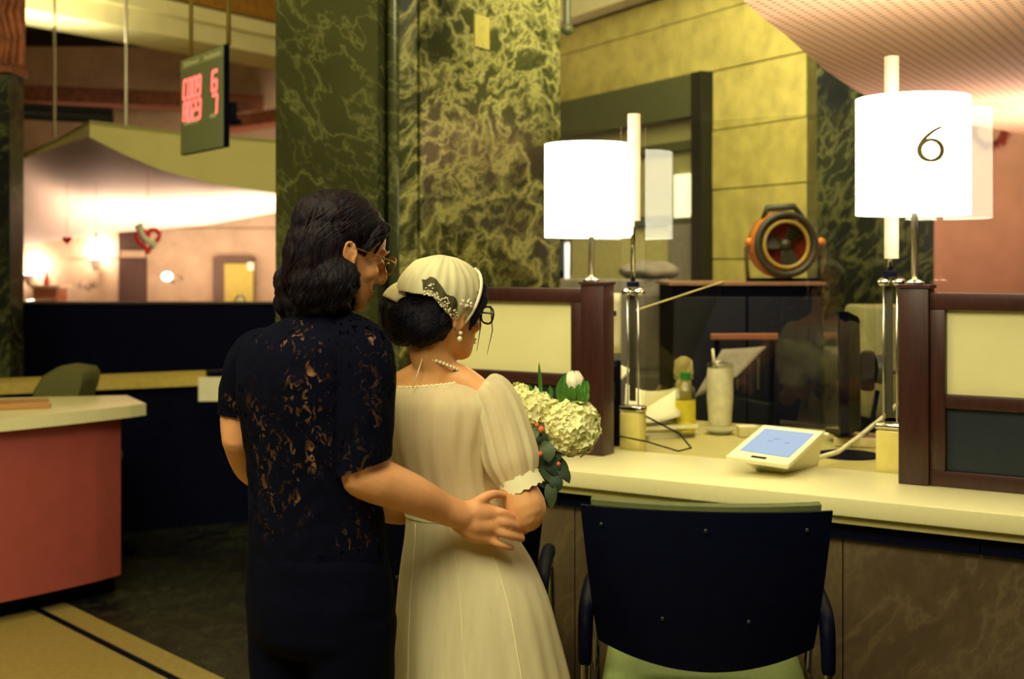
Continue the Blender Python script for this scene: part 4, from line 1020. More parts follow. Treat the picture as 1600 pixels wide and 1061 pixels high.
# ================================================================== CHAIRS
def guest_chair(M, label):
    """local: x right, y forward, origin on floor under the backrest; M = 4x4"""
    base_ = M.translation.copy(); t = thing('guest_chair', base_, label, 'chair', 'black backed guest chairs at the counter')
    def T(mb): mb.v = [M@p for p in mb.v]; return mb
    wt, wbm = 0.297, 0.268
    def shell(y0, th, grow, ztop, zbot_c, zbot_s):
        n = 25; rows = 16; fr_, bk_ = [], []
        vs = []; fs = []
        for layer in (0, 1):
            for j in range(rows+1):
                v = j/rows
                for i in range(n):
                    u = -1+2*i/(n-1)
                    zb = zbot_c+(zbot_s-zbot_c)*u*u
                    z = zb+(ztop-zb)*v
                    fz = max(0.0, min(1.0, (z-zbot_s)/(ztop-zbot_s)))
                    w = (wbm-0.012+(wt-wbm+0.012)*fz**0.9)*grow
                    y = y0+0.055*(u*u)*(-1)*-1+layer*th-0.04*math.sin(PI*v)*0.4-0.03*v
                    vs.append(Vector((u*w, y, z)))
        m_ = n*(rows+1)
        for j in range(rows):
            for i in range(n-1):
                a = j*n+i; fs.append((a, a+1, a+1+n, a+n)); fs.append((m_+a+n, m_+a+1+n, m_+a+1, m_+a))
        for i in range(n-1):
            fs.append((i, m_+i, m_+i+1, i+1)); a = rows*n+i; fs.append((a, a+1, m_+a+1, m_+a))
        for j in range(rows):
            a = j*n; fs.append((a, a+n, m_+a+n, m_+a)); a = j*n+n-1; fs.append((a, m_+a, m_+a+n, a+n))
        return MB().add(vs, fs)
    T(shell(0.0, 0.014, 1.0, 0.915, 0.532, 0.582)).build('back_shell', M_black, t, True, 0.7)
    T(shell(0.0155, 0.045, 0.92, 0.926, 0.56, 0.60)).build('back_pad', mat('back_pad_%s' % label[:4], S(92, 100, 52), 0.8), t, True, 0.7)
    for x, z in ((-0.245, 0.875), (0.0, 0.875), (0.235, 0.875), (-0.10, 0.66), (0.10, 0.66)):
        T(MB().ell((x, 0.055*(x/0.28)**2-0.03*(z-0.54)/0.37-0.014, z), (0.005, 0.003, 0.005), None, 10, 6)).build('screw', M_smoke, t)
    st = MB().bbox((0, 0.32, 0.455), (0.50, 0.48, 0.07), 0, 0.03, None, 4)
    T(st).build('seat', M_greenfab, t, True)
    T(MB().bbox((0, 0.32, 0.41), (0.47, 0.45, 0.018), 0, 0.006)).build('seat_pan', M_black, t)
    for s_ in (-1, 1):
        x = 0.284*s_
        T(MB().tube([(x, 0.0, 0.012), (x, -0.005, 0.25), (x, 0.0, 0.545), (x, 0.015, 0.60)], 0.0105, 12)).build('rear_leg', M_chrome, t, True)
        T(MB().limb([(x, 0.004, 0.548), (x, 0.010, 0.60), (x, 0.035, 0.648), (x, 0.12, 0.668), (x, 0.28, 0.672), (x, 0.33, 0.650)], [0.0165, 0.018, 0.019, 0.02, 0.019, 0.016], 12)).build('armrest', M_black, t, True)
        T(MB().tube([(x, 0.31, 0.645), (x, 0.38, 0.58), (x, 0.43, 0.42), (x, 0.50, 0.012)], 0.0105, 12)).build('front_leg', M_chrome, t, True)
        T(MB().tube([(x, 0.0, 0.40), (x, 0.43, 0.40)], 0.009, 10)).build('side_rail', M_chrome, t, True)
        T(MB().tube([(x, 0.05, 0.403), (0.20*s_, 0.10, 0.403)], 0.008, 8)).build('seat_bracket', M_chrome, t)
        for y in (0.0, 0.50): T(MB().lathe([(0.014, 0.0), (0.016, 0.02), (0.012, 0.022)], (x, y, 0), 12)).build('foot_cap', M_black, t)
    return t
guest_chair(Matrix.Translation((P(1103, 0, 2.86).x, 2.87, 0))@Matrix.Rotation(-0.13, 4, 'Z'), 'black backed guest chair with green seat in the right foreground')
guest_chair(Matrix.Translation((-0.205, 3.25, 0))@Matrix.Rotation(-0.10, 4, 'Z'), 'black backed guest chair hidden behind the woman in the white dress')

# ================================================================== PEOPLE
def ring(c, R, Fw, rx, ry, n=40, tilt=0.0, tiltf=0.0, mod=None, sq=1.0):
    out = []
    for i in range(n):
        a = 2*PI*i/n; ca, sa = math.cos(a), math.sin(a)
        if sq != 1.0:
            ca = math.copysign(abs(ca)**sq, ca); sa = math.copysign(abs(sa)**sq, sa)
        k = 1+(mod(a) if mod else 0)
        out.append(c+R*rx*ca*k+Fw*ry*sa*k+Vector((0, 0, tilt*rx*ca+tiltf*ry*sa)))
    return out
def resample(rings_, sub=3):
    """Catmull-Rom between control rings (lists of numbers)"""
    out = []
    for i in range(len(rings_)-1):
        p0, p1, p2, p3 = rings_[max(i-1, 0)], rings_[i], rings_[i+1], rings_[min(i+2, len(rings_)-1)]
        for k in range(sub):
            t = k/sub
            out.append([0.5*(2*b+(c-a)*t+(2*a-5*b+4*c-d)*t*t+(3*b-a-3*c+d)*t**3) for a, b, c, d in zip(p0, p1, p2, p3)])
    out.append(list(rings_[-1])); return out

def head_parts(mb, C, M, s=1.0, nose=1.0):
    """adds the pieces of a head (x right, y forward, z up, about 0.23 tall) to mb"""
    prof = [(-0.116, .014, .070, .048), (-.108, .030, .083, .025), (-.092, .046, .089, -.005), (-.072, .056, .0885, -.03), (-.045, .064, .089, -.06), (-.02, .070, .088, -.08),
            (.0, .073, .083, -.09), (.02, .0755, .086, -.096), (.04, .0765, .0885, -.098), (.06, .074, .083, -.094), (.085, .062, .066, -.078), (.104, .042, .042, -.056), (.115, .014, .006, -.022)]
    rs = []
    for z, w, yf, yb in resample(prof, 2):
        r_ = []
        for i in range(36):
            a = 2*PI*i/36; ca, sa = math.cos(a), math.sin(a)
            ww = w*(1-0.16*max(0, sa)**2); yy = (yf+yb)/2+(yf-yb)/2*math.copysign(abs(sa)**0.92, sa)
            r_.append(C+M@(Vector((ww*math.copysign(abs(ca)**0.85, ca), yy, z))*s))
        rs.append(r_)
    mb.rings(rs)
    def L(*p): return C+M@(Vector(p)*s)
    mb.limb([L(0, .080, .022), L(0, .092+.006*nose, 0.0), L(0, .098+.012*nose, -.022), L(0, .097+.012*nose, -.031)], [.0075*s, .009*s, .0115*s, .0115*s], 10)
    for sx in (-1, 1):
        mb.ell(L(.012*sx, .094, -.034), (.0085*s, .011*s, .008*s), M, 10, 8)
        mb.ell(L(.045*sx, .056, -.024), (.021*s, .024*s, .022*s), M, 14, 10)
        mb.ell(L(.030*sx, .080, .026), (.024*s, .011*s, .0065*s), M, 12, 8)
        mb.ell(L(.030*sx, .073, .008), (.016*s, .012*s, .0085*s), M, 12, 8)
        E = M@Matrix.Rotation(0.30*sx, 3, 'Z')@Matrix.Rotation(-0.18, 3, 'X')
        mb.ell(L(.077*sx, -.010, -.010), (.0055*s, .016*s, .030*s), E, 14, 12)
        rim = [L((.079+.006*(1 if 0.2 < q_ < 0.9 else 0.4))*sx, -.010+.0155*math.cos(a)*1.0-.006*math.sin(a), -.008+.029*math.sin(a)) for q_, a in [(k/12, -0.9+k/12*4.6) for k in range(13)]]
        mb.limb(rim, [.0035*s]*13, 8)
        mb.ell(L(.075*sx, -.002, -.036), (.006*s, .007*s, .009*s), M, 10, 8)
    mb.ell(L(0, .090, -.0605), (.021*s, .008*s, .0045*s), M, 14, 8); mb.ell(L(0, .0895, -.0705), (.019*s, .008*s, .0055*s), M, 14, 8)
    mb.ell(L(0, .079, -.099), (.020*s, .013*s, .013*s), M, 14, 8)
def face_details(parent, C, M, s, skin):
    def L(*p): return C+M@(Vector(p)*s)
    for sx in (-1, 1):
        e_ = MB().ell(L(.030*sx, .0795, .007), (.0105*s, .0075*s, .0055*s), M, 14, 10).build('eye', M_eye, parent, True)
        MB().ell(L(.030*sx, .0862, .006), (.0045*s, .002*s, .0045*s), M, 10, 8).build('iris', M_iris, e_, True)
        MB().limb([L(.012*sx, .092, .026), L(.030*sx, .0915, .031), L(.047*sx, .078, .027)], [.0022*s, .003*s, .0016*s], 8).build('eyebrow', M_iris, parent, True)
    MB().ell(L(0, .0955, -.0605), (.017*s, .0042*s, .0032*s), M, 14, 8).ell(L(0, .0948, -.0695), (.015*s, .0045*s, .0042*s), M, 14, 8).build('lips', M_lips, parent, True)
def glasses(parent, C, M, s, m, rw, rh, name='spectacles', th=.0018, sq=1.0):
    def L(*p): return C+M@(Vector(p)*s)
    mb = MB()
    for sx in (-1, 1):
        pts = [L(.034*sx+rw*math.copysign(abs(math.cos(a))**sq, math.cos(a)), .106-0.22*abs(rw*math.cos(a)+.034*1-.034)*0.3, .004+rh*math.copysign(abs(math.sin(a))**sq, math.sin(a))) for a in [2*PI*k/24 for k in range(25)]]
        mb.tube(pts, th*s, 8, False)
        mb.tube([L((.034+rw)*sx, .102, .010), L(.077*sx, .088, .012), L(.082*sx, .03, .012), L(.081*sx, -.012, .012), L(.080*sx, -.028, -.008)], th*s, 8)
    mb.tube([L(-.034+rw, .106, .007), L(0, .112, .010), L(.034-rw, .106, .007)], th*s, 8)
    g_ = mb.build(name, m, parent, True)
    for sx in (-1, 1):
        pts = [L(.034*sx+rw*math.copysign(abs(math.cos(a))**sq, math.cos(a)), .1055, .004+rh*math.copysign(abs(math.sin(a))**sq, math.sin(a))) for a in [2*PI*k/24 for k in range(24)]]
        MB().add(pts, [tuple(range(24))]).build('lens', M_lens, g_)
    return g_
def finger(mb, pts, r0, r1): mb.limb(pts, [r0+(r1-r0)*i/(len(pts)-1) for i in range(len(pts))], 10)

from mathutils.bvhtree import BVHTree
def hair_surface(o):
    me = o.data; return BVHTree.FromPolygons([v.co.copy() for v in me.vertices], [tuple(p.vertices) for p in me.polygons])
def on_hair(bvh, px, py, lift, Y=None):
    o_ = Vector((0, 0, H)); d_ = (P(px, py, 1.0)-o_).normalized()
    h_ = bvh.ray_cast(o_, d_)
    return (h_[0]+h_[1]*lift) if h_[0] else None
# ------------------------------------------------------------------ the woman
YW = 2.80
aw = math.radians(75); FW = Vector((math.cos(aw), math.sin(aw), 0)); RW = Vector((math.sin(aw), -math.cos(aw), 0))
wo_base = P(752, 0, YW); woman = thing('person', (wo_base.x, YW, 0), 'woman in a cream puff sleeved dress and lace headscarf holding a bouquet', 'person', 'couple at the counter')
torso = [(675, 600, .080, .064), (680, 605, .108, .077), (688, 616, .138, .090), (691, 633, .148, .100), (690, 665, .142, .103), (690, 700, .129, .100), (697, 745, .119, .092), (708, 785, .117, .088),
         (713, 805, .119, .090), (721, 840, .134, .104), (730, 880, .156, .125), (738, 930, .176, .145), (744, 985, .190, .160), (752, 1061, .206, .178), (758, 1160, .228, .20), (763, 1320, .255, .225)]
body = MB()
bl = torso[:11]+[(735, 925, .150, .125)]
rs = []
for px, py, rx, ry in resample(bl, 3):
    rs.append(ring(P(px, py, YW), RW, FW, max(rx-.013, .03), max(ry-.013, .03), 32))
body.rings(rs)
# neck, head
HWC = P(695, 486, 2.79)
yaw_w = math.radians(36); MW = rotm(yaw_w-PI/2, math.radians(-7), math.radians(5)); sw = 0.93
def LW(*p): return HWC+MW@(Vector(p)*sw)
nb_w = P(672, 606, 2.80)
body.limb([LW(0, -.022, -.035), LW(0, -.03, -.09), P(679, 572, 2.79), nb_w], [.050, .047, .050, .062], 18)
body.limb([P(612, 612, 2.85), P(650, 592, 2.81), P(674, 585, 2.80), P(720, 594, 2.78), P(758, 620, 2.76)], [.034, .036, .04, .035, .030], 14)
head_parts(body, HWC, MW, sw, 0.4)
# right arm: upper arm down, forearm forward to the bouquet
sh_r, el_r, wr_r = P(766, 624, 2.755), P(820, 792, 2.70), P(812, 748, 2.935)
body.limb([sh_r, P(789, 700, 2.735), el_r], [.036, .037, .044], 16)
body.limb([P(820, 800, 2.705), P(824, 788, 2.78), wr_r], [.046, .042, .027], 16)
hb = P(812, 722, 3.02)          # grip centre
body.ell((wr_r*0.35+hb*0.65), (.036, .034, .024), rotm(0.2, 0.6), 16, 10)
sh_l, el_l, wr_l = P(604, 624, 2.86), P(603, 792, 2.86), P(740, 752, 3.02)
body.limb([sh_l, P(598, 710, 2.86), el_l], [.042, .038, .037], 16)
body.limb([el_l, P(640, 795, 2.93), P(700, 770, 3.0), wr_l], [.037, .036, .031, .025], 16)
hb2 = P(775, 738, 3.06)
body.ell(wr_l*0.4+hb2*0.6, (.045, .024, .03), rotm(-0.2, 0.2), 16, 10)
for k in range(4):              # fingers of both hands closed round the stems
    z_ = 0.026-0.017*k; ln = (0.9, 1.0, 0.96, 0.8)[k]
    a_ = hb+Vector((.018, -.028, z_)); finger(body, [a_, a_+Vector((.022*ln, .018, .003)), a_+Vector((.016*ln, .046*ln, .002)), a_+Vector((-.012, .052*ln, 0))], .0088, .0072)
    b_ = hb2+Vector((.018, .0, z_-0.01)); finger(body, [b_, b_+Vector((.030*ln, .016, 0)), b_+Vector((.050*ln, .010, 0)), b_+Vector((.054*ln, -.014, 0))], .0088, .0072)
finger(body, [hb+Vector((-.012, -.03, .02)), hb+Vector((-.026, -.012, .036)), hb+Vector((-.022, .018, .042))], .010, .0085)
finger(body, [hb2+Vector((-.005, -.015, .02)), hb2+Vector((.02, -.026, .03)), hb2+Vector((.042, -.022, .036))], .010, .0085)
# legs
for s_ in (-1, 1):
    hp = P(737, 925, YW)+RW*.075*s_; kn = Vector((hp.x, hp.y, .47)); an = Vector((hp.x, hp.y-.02, .09))
    body.limb([hp, kn, Vector((hp.x, hp.y-.03, .33)), an], [.082, .052, .050, .032], 14)
    body.limb([an, an+FW*.06+Vector((0, 0, -.04)), an+FW*.14+Vector((0, 0, -.06))], [.034, .03, .026], 12)
link('body', fuse(body, 0.0045, 4), M_skin2, woman, True)
face_details(woman, HWC, MW, sw, M_skin2)
glasses(woman, HWC, MW, sw, M_frame, .026, .021, th=.0026, sq=0.8)
for s_ in (-1, 1):
    hp = P(737, 925, YW)+RW*.075*s_; an = Vector((hp.x, hp.y-.02, .0))
    M_ = Matrix(((RW.x, FW.x, 0), (RW.y, FW.y, 0), (0, 0, 1)))
    MB().ell(an+FW*.07+Vector((0, 0, .028)), (.043, .125, .026), M_, 20, 10).build('shoe', M_paper, woman, True)
# dress
def pleat(v):
    def f(a):
        return v*(0.45*math.sin(9*a+1.2)+0.42*math.sin(21*a+0.4)+0.3*math.sin(5*a))
    return f
rs = []
for i, (px, py, rx, ry) in enumerate(resample(torso, 5)):
    v = 0.0
    if py < 800: v = 0.042*min(1, max(0.3, (py-600)/40))*(1-0.5*max(0, (py-740)/60))
    else: v = 0.006+0.028*min(1, (py-800)/300)
    k = max(0, 1-(py-592)/22)          # the neckline rises towards her right shoulder
    rs.append(ring(P(px, py, YW), RW, FW, rx, ry, 120, tilt=0.16*k, tiltf=0.0, mod=pleat(v)))
cut = [i for i, r_ in enumerate(rs)]
wi_ = next(i for i, q_ in enumerate(resample(torso, 5)) if q_[1] >= 800)
dress = MB().rings(rs[:wi_+1], False).build('bodice', M_sheer, woman, True)
sk = MB().rings(rs[wi_:], False).build('skirt', M_dress, dress, True)
MB().rings([[p+(p-P(713, 803, YW)).normalized()*0.002+Vector((0, 0, dz)) for p in rs[wi_]] for dz in (.008, -.008)], False).build('waistband', M_seam, dress, True)
# neckline frill and seams
cn_ = P(673, 592, YW)
MB().tube([p+Vector((0, 0, .002*math.sin(i*2.4))) for i, p in enumerate(rs[0]+[rs[0][0]])], .0032, 6, False).build('neckline_frill', M_seam, dress, True)
def seam(ang, r_from, r_to, name):
    k = int(round(ang/(2*PI)*120)) % 120
    pts = []
    for r_ in rs[r_from:r_to]:
        c_ = sum(r_, Vector())/len(r_); pts.append(r_[k]+(r_[k]-c_).normalized()*0.0005)
    MB().tube(pts, .0015, 6).build(name, M_seam, dress, True)
seam(-PI/2+0.12, wi_, len(rs), 'back_seam'); seam(-PI/2+0.75, wi_+2, len(rs), 'dart_seam'); seam(-PI/2-0.7, wi_+2, len(rs), 'dart_seam')
# puff sleeves
def puff(cs, tilt, name, seed):
    random.seed(seed); ph = random.random()*6
    n = 72; R_ = []
    cs2 = resample(cs, 4); axis = None
    pts = [P(a, b, c) for a, b, c, _ in cs2]
    for i, (a, b, c, r_) in enumerate(cs2):
        t_ = (pts[min(i+1, len(pts)-1)]-pts[max(i-1, 0)]).normalized()
        u_ = t_.cross(Vector((0, 1, 0))).normalized(); w_ = t_.cross(u_)
        v = i/(len(cs2)-1)
        g_ = 0.035*math.sin(PI*v)+0.03*v
        R_.append([pts[i]+(u_*math.cos(x)+w_*math.sin(x)*0.92)*r_*(1+g_*(math.sin(11*x+ph)+0.6*math.sin(19*x+2*ph))) for x in [2*PI*k/n for k in range(n)]])
    return R_
sl = puff([(756, 604, 2.76, .034), (766, 613, 2.755, .048), (778, 640, 2.745, .054), (789, 680, 2.735, .059), (799, 718, 2.725, .060), (806, 740, 2.72, .051), (809, 747, 2.72, .047)], 0, 'sleeve', 1)
s_o = MB().rings(sl, False).build('sleeve', M_sheer, dress, True)
def cuff(px0, py0, Y0, px1, py1, Y1, r0, r1):
    a, b = P(px0, py0, Y0), P(px1, py1, Y1); t_ = (b-a).normalized(); u_ = t_.cross(Vector((0, 1, 0))).normalized(); w_ = t_.cross(u_); n = 60
    return [[a.lerp(b, k)+(u_*math.cos(x)+w_*math.sin(x))*(r0+(r1-r0)*k)+t_*(0.0025*math.sin(x*16) if k == 1 else 0) for x in [2*PI*i/n for i in range(n)]] for k in (0, .33, .66, 1)]
MB().rings(cuff(808, 744, 2.72, 818, 766, 2.715, .047, .051), False).build('cuff', M_seam, s_o, True)
sl2 = puff([(617, 606, 2.84, .036), (607, 616, 2.85, .052), (602, 650, 2.86, .058), (598, 700, 2.87, .058), (598, 735, 2.87, .05), (600, 750, 2.87, .045)], 0, 'sleeve', 2)
s_o2 = MB().rings(sl2, False).build('sleeve', M_sheer, dress, True)
MB().rings(cuff(600, 748, 2.87, 602, 768, 2.87, .044, .046), False).build('cuff', M_seam, s_o2, True)
# hair
hw = MB()
def capE(z0=-0.02): pass
hw.ell(LW(0, -.018, .036), (.081*sw, .103*sw, .082*sw), MW, 28, 18)
hw.ell(LW(0, -.045, -.010), (.078*sw, .066*sw, .085*sw), MW, 24, 16)
for px, py, Y, r_ in ((640, 492, 2.76, .056), (623, 482, 2.80, .046), (660, 508, 2.74, .052), (632, 515, 2.77, .040), (655, 470, 2.78, .058), (668, 525, 2.755, .036), (612, 500, 2.79, .028), (680, 500, 2.735, .040)):
    hw.ell(P(px, py, Y), (r_, r_, r_), None, 18, 12)
for sx in (-1, 1):
    hw.limb([LW(.050*sx, .070, .070), LW(.068*sx, .060, .035), LW(.075*sx, .040, .0), LW(.0735*sx, .030, -.035)], [.012, .011, .009, .003], 10)
def hdisp(c, n): return 0.004*mnoise.noise(c*38)+0.0028*mnoise.noise(Vector((c.x*160, c.y*160, c.z*24)))
hair = link('hair', fuse(hw, 0.004, 2, hdisp), M_hair_w, woman, True)
st = MB(); random.seed(9); bv = hair_surface(hair)
for k in range(220):
    a0 = random.uniform(-0.2, 2.6); x0, y0 = 700+random.uniform(-20, 10), 500-random.uniform(0, 60); xe, y1 = 640+48*math.cos(PI-a0+random.uniform(-.2, .2)), 500+40*math.sin(a0)
    pts = []
    for i in range(12):
        v = i/11; q_ = on_hair(bv, x0+(xe-x0)*v+6*math.sin(PI*v), y0+(y1-y0)*v-10*math.sin(PI*v), 0.001)
        if q_ is None or (pts and (q_-pts[-1]).length > 0.03): break
        pts.append(q_)
    if len(pts) > 3:
        m_ = len(pts)-1; st.tube(pts, [.0005+.0020*math.sin(PI*(0.06+0.9*i/m_)) for i in range(m_+1)], 5)
st.build('hair_strands', M_hair_w, hair, True)['kind'] = 'stuff'
MB().tube([LW(.072, .055, .015), LW(.074, .062, -.03), LW(.068, .066, -.085)], [.0016, .0013, .0005], 5).build('loose_strand', M_hair_w, hair, True)
MB().tube([LW(.07, .085, .03), LW(.072, .100, -.03), LW(.062, .102, -.09)], [.0014, .0012, .0005], 5).build('loose_strand', M_hair_w, hair, True)
# headscarf: shell over the hair, cut by a front edge plane and a rising back edge
ES = Vector((.093, .117, .097)); EC = Vector((0, -.018, .038))
def scarf_pt(th_, ph_, grow=0.0):
    d_ = Vector((math.cos(ph_)*math.cos(th_), math.cos(ph_)*math.sin(th_), math.sin(ph_)))
    grow = grow+0.0016*math.sin(26*th_)*math.cos(ph_)+0.001*math.sin(11*th_+4*ph_)
    return EC+Vector((d_.x*(ES.x+grow), d_.y*(ES.y+grow), d_.z*(ES.z+grow)))
def front_y(z): return 0.020+0.34*z
def back_z(p): return -0.040+0.80*max(0.0, -p.y)-0.9*max(0, -p.y-0.095)
def in_scarf(p): return p.y < front_y(p.z)+1e-9 and p.z > back_z(p)
nth, nph = 120, 76
vs = []; idx = {}; fs = []
def scarf_grid(grow, cond, nth=120, nph=76):
    pts = {}; vs, fs, num = [], [], {}
    for j in range(nph+1):
        ph_ = -0.95+(PI/2+0.93)*j/nph
        for i in range(nth): pts[(i, j)] = scarf_pt(2*PI*i/nth, ph_, grow)
    for j in range(nph):
        for i in range(nth):
            q4 = [(i, j), ((i+1) % nth, j), ((i+1) % nth, j+1), (i, j+1)]
            if all(cond(pts[k]) for k in q4):
                for k in q4:
                    if k not in num: num[k] = len(vs); vs.append(pts[k])
                fs.append(tuple(num[k] for k in q4))
    if num and cond(pts[(0, nph)]) and all((i, nph) in num for i in range(nth)): fs.append(tuple(num[(i, nph)] for i in range(nth)))
    return vs, fs
vs, fs = scarf_grid(0.0, in_scarf)
# drape of the tail over the bun
sc_m = MB().add([HWC+MW@(p*sw)+Vector((0, 0, 0.0025*mnoise.noise(p*30))) for p in vs], fs)
tail_c = P(640, 478, 2.775); tl = []
tv, tf = [], []
nu, nv = 16, 14
for j in range(nv+1):
    for i in range(nu+1):
        a = math.radians(20+135*i/nu); b = math.radians(-38+105*j/nv)
        tv.append(tail_c+Vector((0.068*math.cos(a)*math.cos(b), -0.062*math.sin(b), 0.060*math.sin(a)*math.cos(b))))
for j in range(nv):
    for i in range(nu): tf.append((j*(nu+1)+i, j*(nu+1)+i+1, (j+1)*(nu+1)+i+1, (j+1)*(nu+1)+i))
tail = [f for f in tf]
sc_m.add(tv, tail)
sc = sc_m.build('headscarf', M_scarf, woman, True)
bm = bmesh.new(); bm.from_mesh(sc.data); bmesh.ops.remove_doubles(bm, verts=bm.verts, dist=1e-5); bm.to_mesh(sc.data); bm.free()
so = sc.modifiers.new('t', 'SOLIDIFY'); so.thickness = 0.002
# net lace window near the back edge with white lace flowers, and pearl edge
def lace_cond(p):
    d_ = p.z-back_z(p); w_ = 0.038+0.006*math.sin(p.y*130)
    return in_scarf(p) and p.x > -0.01 and 0.014 < d_ < w_+0.006 and -0.112 < p.y < -0.026
v2, f2 = scarf_grid(0.0034, lace_cond, 420, 260)
lp = MB().add([HWC+MW@(p*sw)+Vector((0, 0, 0.0025*mnoise.noise(p*30))) for p in v2], f2).build('lace_window', M_darklace, sc, True)
fl_ = MB(); random.seed(21)
for k in range(900):
    th_ = random.uniform(-PI/2-0.8, 0.2); ph_ = random.uniform(-0.6, 0.7); p = scarf_pt(th_, ph_, 0.004)
    d_ = p.z-back_z(p)
    if in_scarf(p) and p.x > 0 and 0.0 < d_ < 0.024+0.009*math.sin(p.y*190) and p.y > -0.112:
        fl_.ell(HWC+MW@(p*sw), (.0022, .0022, .0022), None, 6, 4)
for k in range(90):
    th_ = -PI/2-0.9+2.2*k/90
fl_.build('lace_flowers', M_pearl, sc, True)['kind'] = 'stuff'
pe = MB()
best = []
for k in range(46):
    ph_t = k/45
    z = -0.028+0.155*ph_t
    y = front_y(z); qy = (y-EC.y)/ES.y; qz = (z-EC.z)/ES.z; r2 = 1-qy*qy-qz*qz
    if r2 > 0:
        for sx in (1, -1):
            p = Vector((sx*ES.x*math.sqrt(r2), y, z)); pe.ell(HWC+MW@(p*1.03*sw), (.0042, .0042, .0042), None, 8, 6)
pe.build('pearl_edge', M_pearl, sc, True)['kind'] = 'stuff'
bw_ = MB(); random.seed(8)
for k in range(40):
    p = Vector((.088+random.uniform(-.004, .004), -.005+random.uniform(-.014, .022), .030+random.uniform(-.009, .009))); bw_.ell(LW(*p), (.0042, .0042, .0042), None, 8, 6)
bw_.build('pearl_cluster', M_pearl, sc, True)['kind'] = 'stuff'
# necklace and earrings
nk = MB(); ncen = P(684, 571, 2.79)
for k in range(44):
    a = 2*PI*k/44; nk.ell(ncen+Vector((.060*math.cos(a), .054*math.sin(a), -.020*math.cos(a)+.024*math.sin(a)*-1*0.6)), (.0042, .0042, .0042), None, 10, 8)
nk.build('pearl_necklace', M_pearl, woman, True)['kind'] = 'stuff'
MB().tube([P(660, 560, 2.735), P(652, 585, 2.728), P(645, 606, 2.72)], .0012, 6).build('necklace_cord', M_pearl, woman, True)
for sx in (-1, 1):
    MB().ell(LW(.084*sx, 0.0, -.044), (.0048, .0048, .0048), None, 10, 8).ell(LW(.084*sx, .0, -.058), (.006, .006, .0066), None, 10, 8).build('earring', M_pearl, woman, True)

# ------------------------------------------------------------------ the man
YM = 2.62
am_ = math.radians(60); FM = Vector((math.cos(am_), math.sin(am_), 0)); RM = Vector((math.sin(am_), -math.cos(am_), 0))
man = thing('person', (P(500, 0, YM).x, YM, 0), 'man with shoulder length dark hair in a black lace shirt', 'person', 'couple at the counter')
mt_ = [(505, 486, .060, .062), (499, 503, .105, .080), (491, 522, .155, .098), (485, 552, .172, .116), (482, 600, .172, .125), (485, 660, .164, .122), (490, 730, .156, .115), (494, 800, .156, .115), (497, 860, .163, .120), (500, 925, .172, .126)]
body = MB(); rs = []
for px, py, rx, ry in resample(mt_, 3): rs.append(ring(P(px, py, YM), RM, FM, rx-.016, ry-.016, 32))
body.rings(rs)
HMC = P(533, 393, 2.62); yaw_m = math.radians(29); MM = rotm(yaw_m-PI/2, math.radians(-18), math.radians(4)); sm = 1.0
def LM(*p): return HMC+MM@(Vector(p)*sm)
body.limb([LM(0, -.025, -.03), LM(0, -.008, -.085), P(509, 490, 2.62), P(500, 515, 2.62)], [.056, .052, .056, .072], 18)
head_parts(body, HMC, MM, sm, 1.0)
# right arm round the woman's waist
shr, elr = P(562, 556, 2.56), P(566, 742, 2.525)
body.limb([shr, P(566, 650, 2.54), elr], [.058, .050, .048], 16)
body.limb([elr, P(592, 752, 2.535), P(645, 773, 2.575), P(690, 794, 2.625), P(724, 806, 2.648)], [.048, .049, .043, .034, .030], 18)
D = lambda px, py, Y: P(px, py, Y)
body.limb([D(716, 800, 2.650), D(745, 800, 2.655), D(772, 802, 2.662)], [.024, .027, .018], 14)
body.limb([D(716, 810, 2.650), D(745, 818, 2.655), D(772, 822, 2.660)], [.024, .027, .018], 14)
body.limb([D(718, 817, 2.652), D(742, 832, 2.660), D(764, 840, 2.664)], [.021, .023, .016], 14)
finger(body, [D(770, 798, 2.660), D(786, 801, 2.655), D(803, 809, 2.672), D(815, 818, 2.70)], .0105, .0085)
finger(body, [D(772, 812, 2.658), D(788, 816, 2.652), D(806, 822, 2.668), D(822, 829, 2.70)], .0110, .0088)
finger(body, [D(770, 826, 2.660), D(783, 832, 2.652), D(800, 838, 2.660), D(816, 842, 2.682)], .0108, .0086)
finger(body, [D(760, 839, 2.664), D(772, 847, 2.656), D(786, 853, 2.660), D(799, 856, 2.674)], .0098, .0078)
finger(body, [D(738, 790, 2.655), D(756, 778, 2.652), D(772, 772, 2.664), D(786, 774, 2.684)], .0130, .0092)
# left arm
body.limb([P(392, 560, 2.70), P(376, 630, 2.71), P(374, 682, 2.71)], [.050, .045, .040], 16)
body.limb([P(374, 684, 2.71), P(392, 730, 2.80), P(430, 760, 2.90)], [.040, .038, .028], 16)
body.ell(P(452, 770, 2.94), (.045, .03, .022), None, 16, 10)
for k in range(4): finger(body, [P(466, 762+7*k, 2.955), P(488, 764+8*k, 2.97), P(506, 768+8*k, 2.955)], .009, .0075)
finger(body, [P(446, 760, 2.93), P(460, 745, 2.92), P(478, 742, 2.92)], .0105, .0088)
for s_ in (-1, 1):
    hp = P(500, 925, YM)+RM*.085*s_
    body.limb([hp, Vector((hp.x, hp.y, .50)), Vector((hp.x, hp.y-.02, .34)), Vector((hp.x, hp.y-.02, .09))], [.085, .058, .055, .04], 14)
    an = Vector((hp.x, hp.y-.02, .075)); body.limb([an, an+FM*.08+Vector((0, 0, -.03)), an+FM*.16+Vector((0, 0, -.045))], [.04, .034, .03], 12)
link('body', fuse(body, 0.0045, 4), M_skin, man, True)
face_details(man, HMC, MM, sm, M_skin)
glasses(man, HMC, MM, sm, M_framegold, .027, .020, th=.0017)
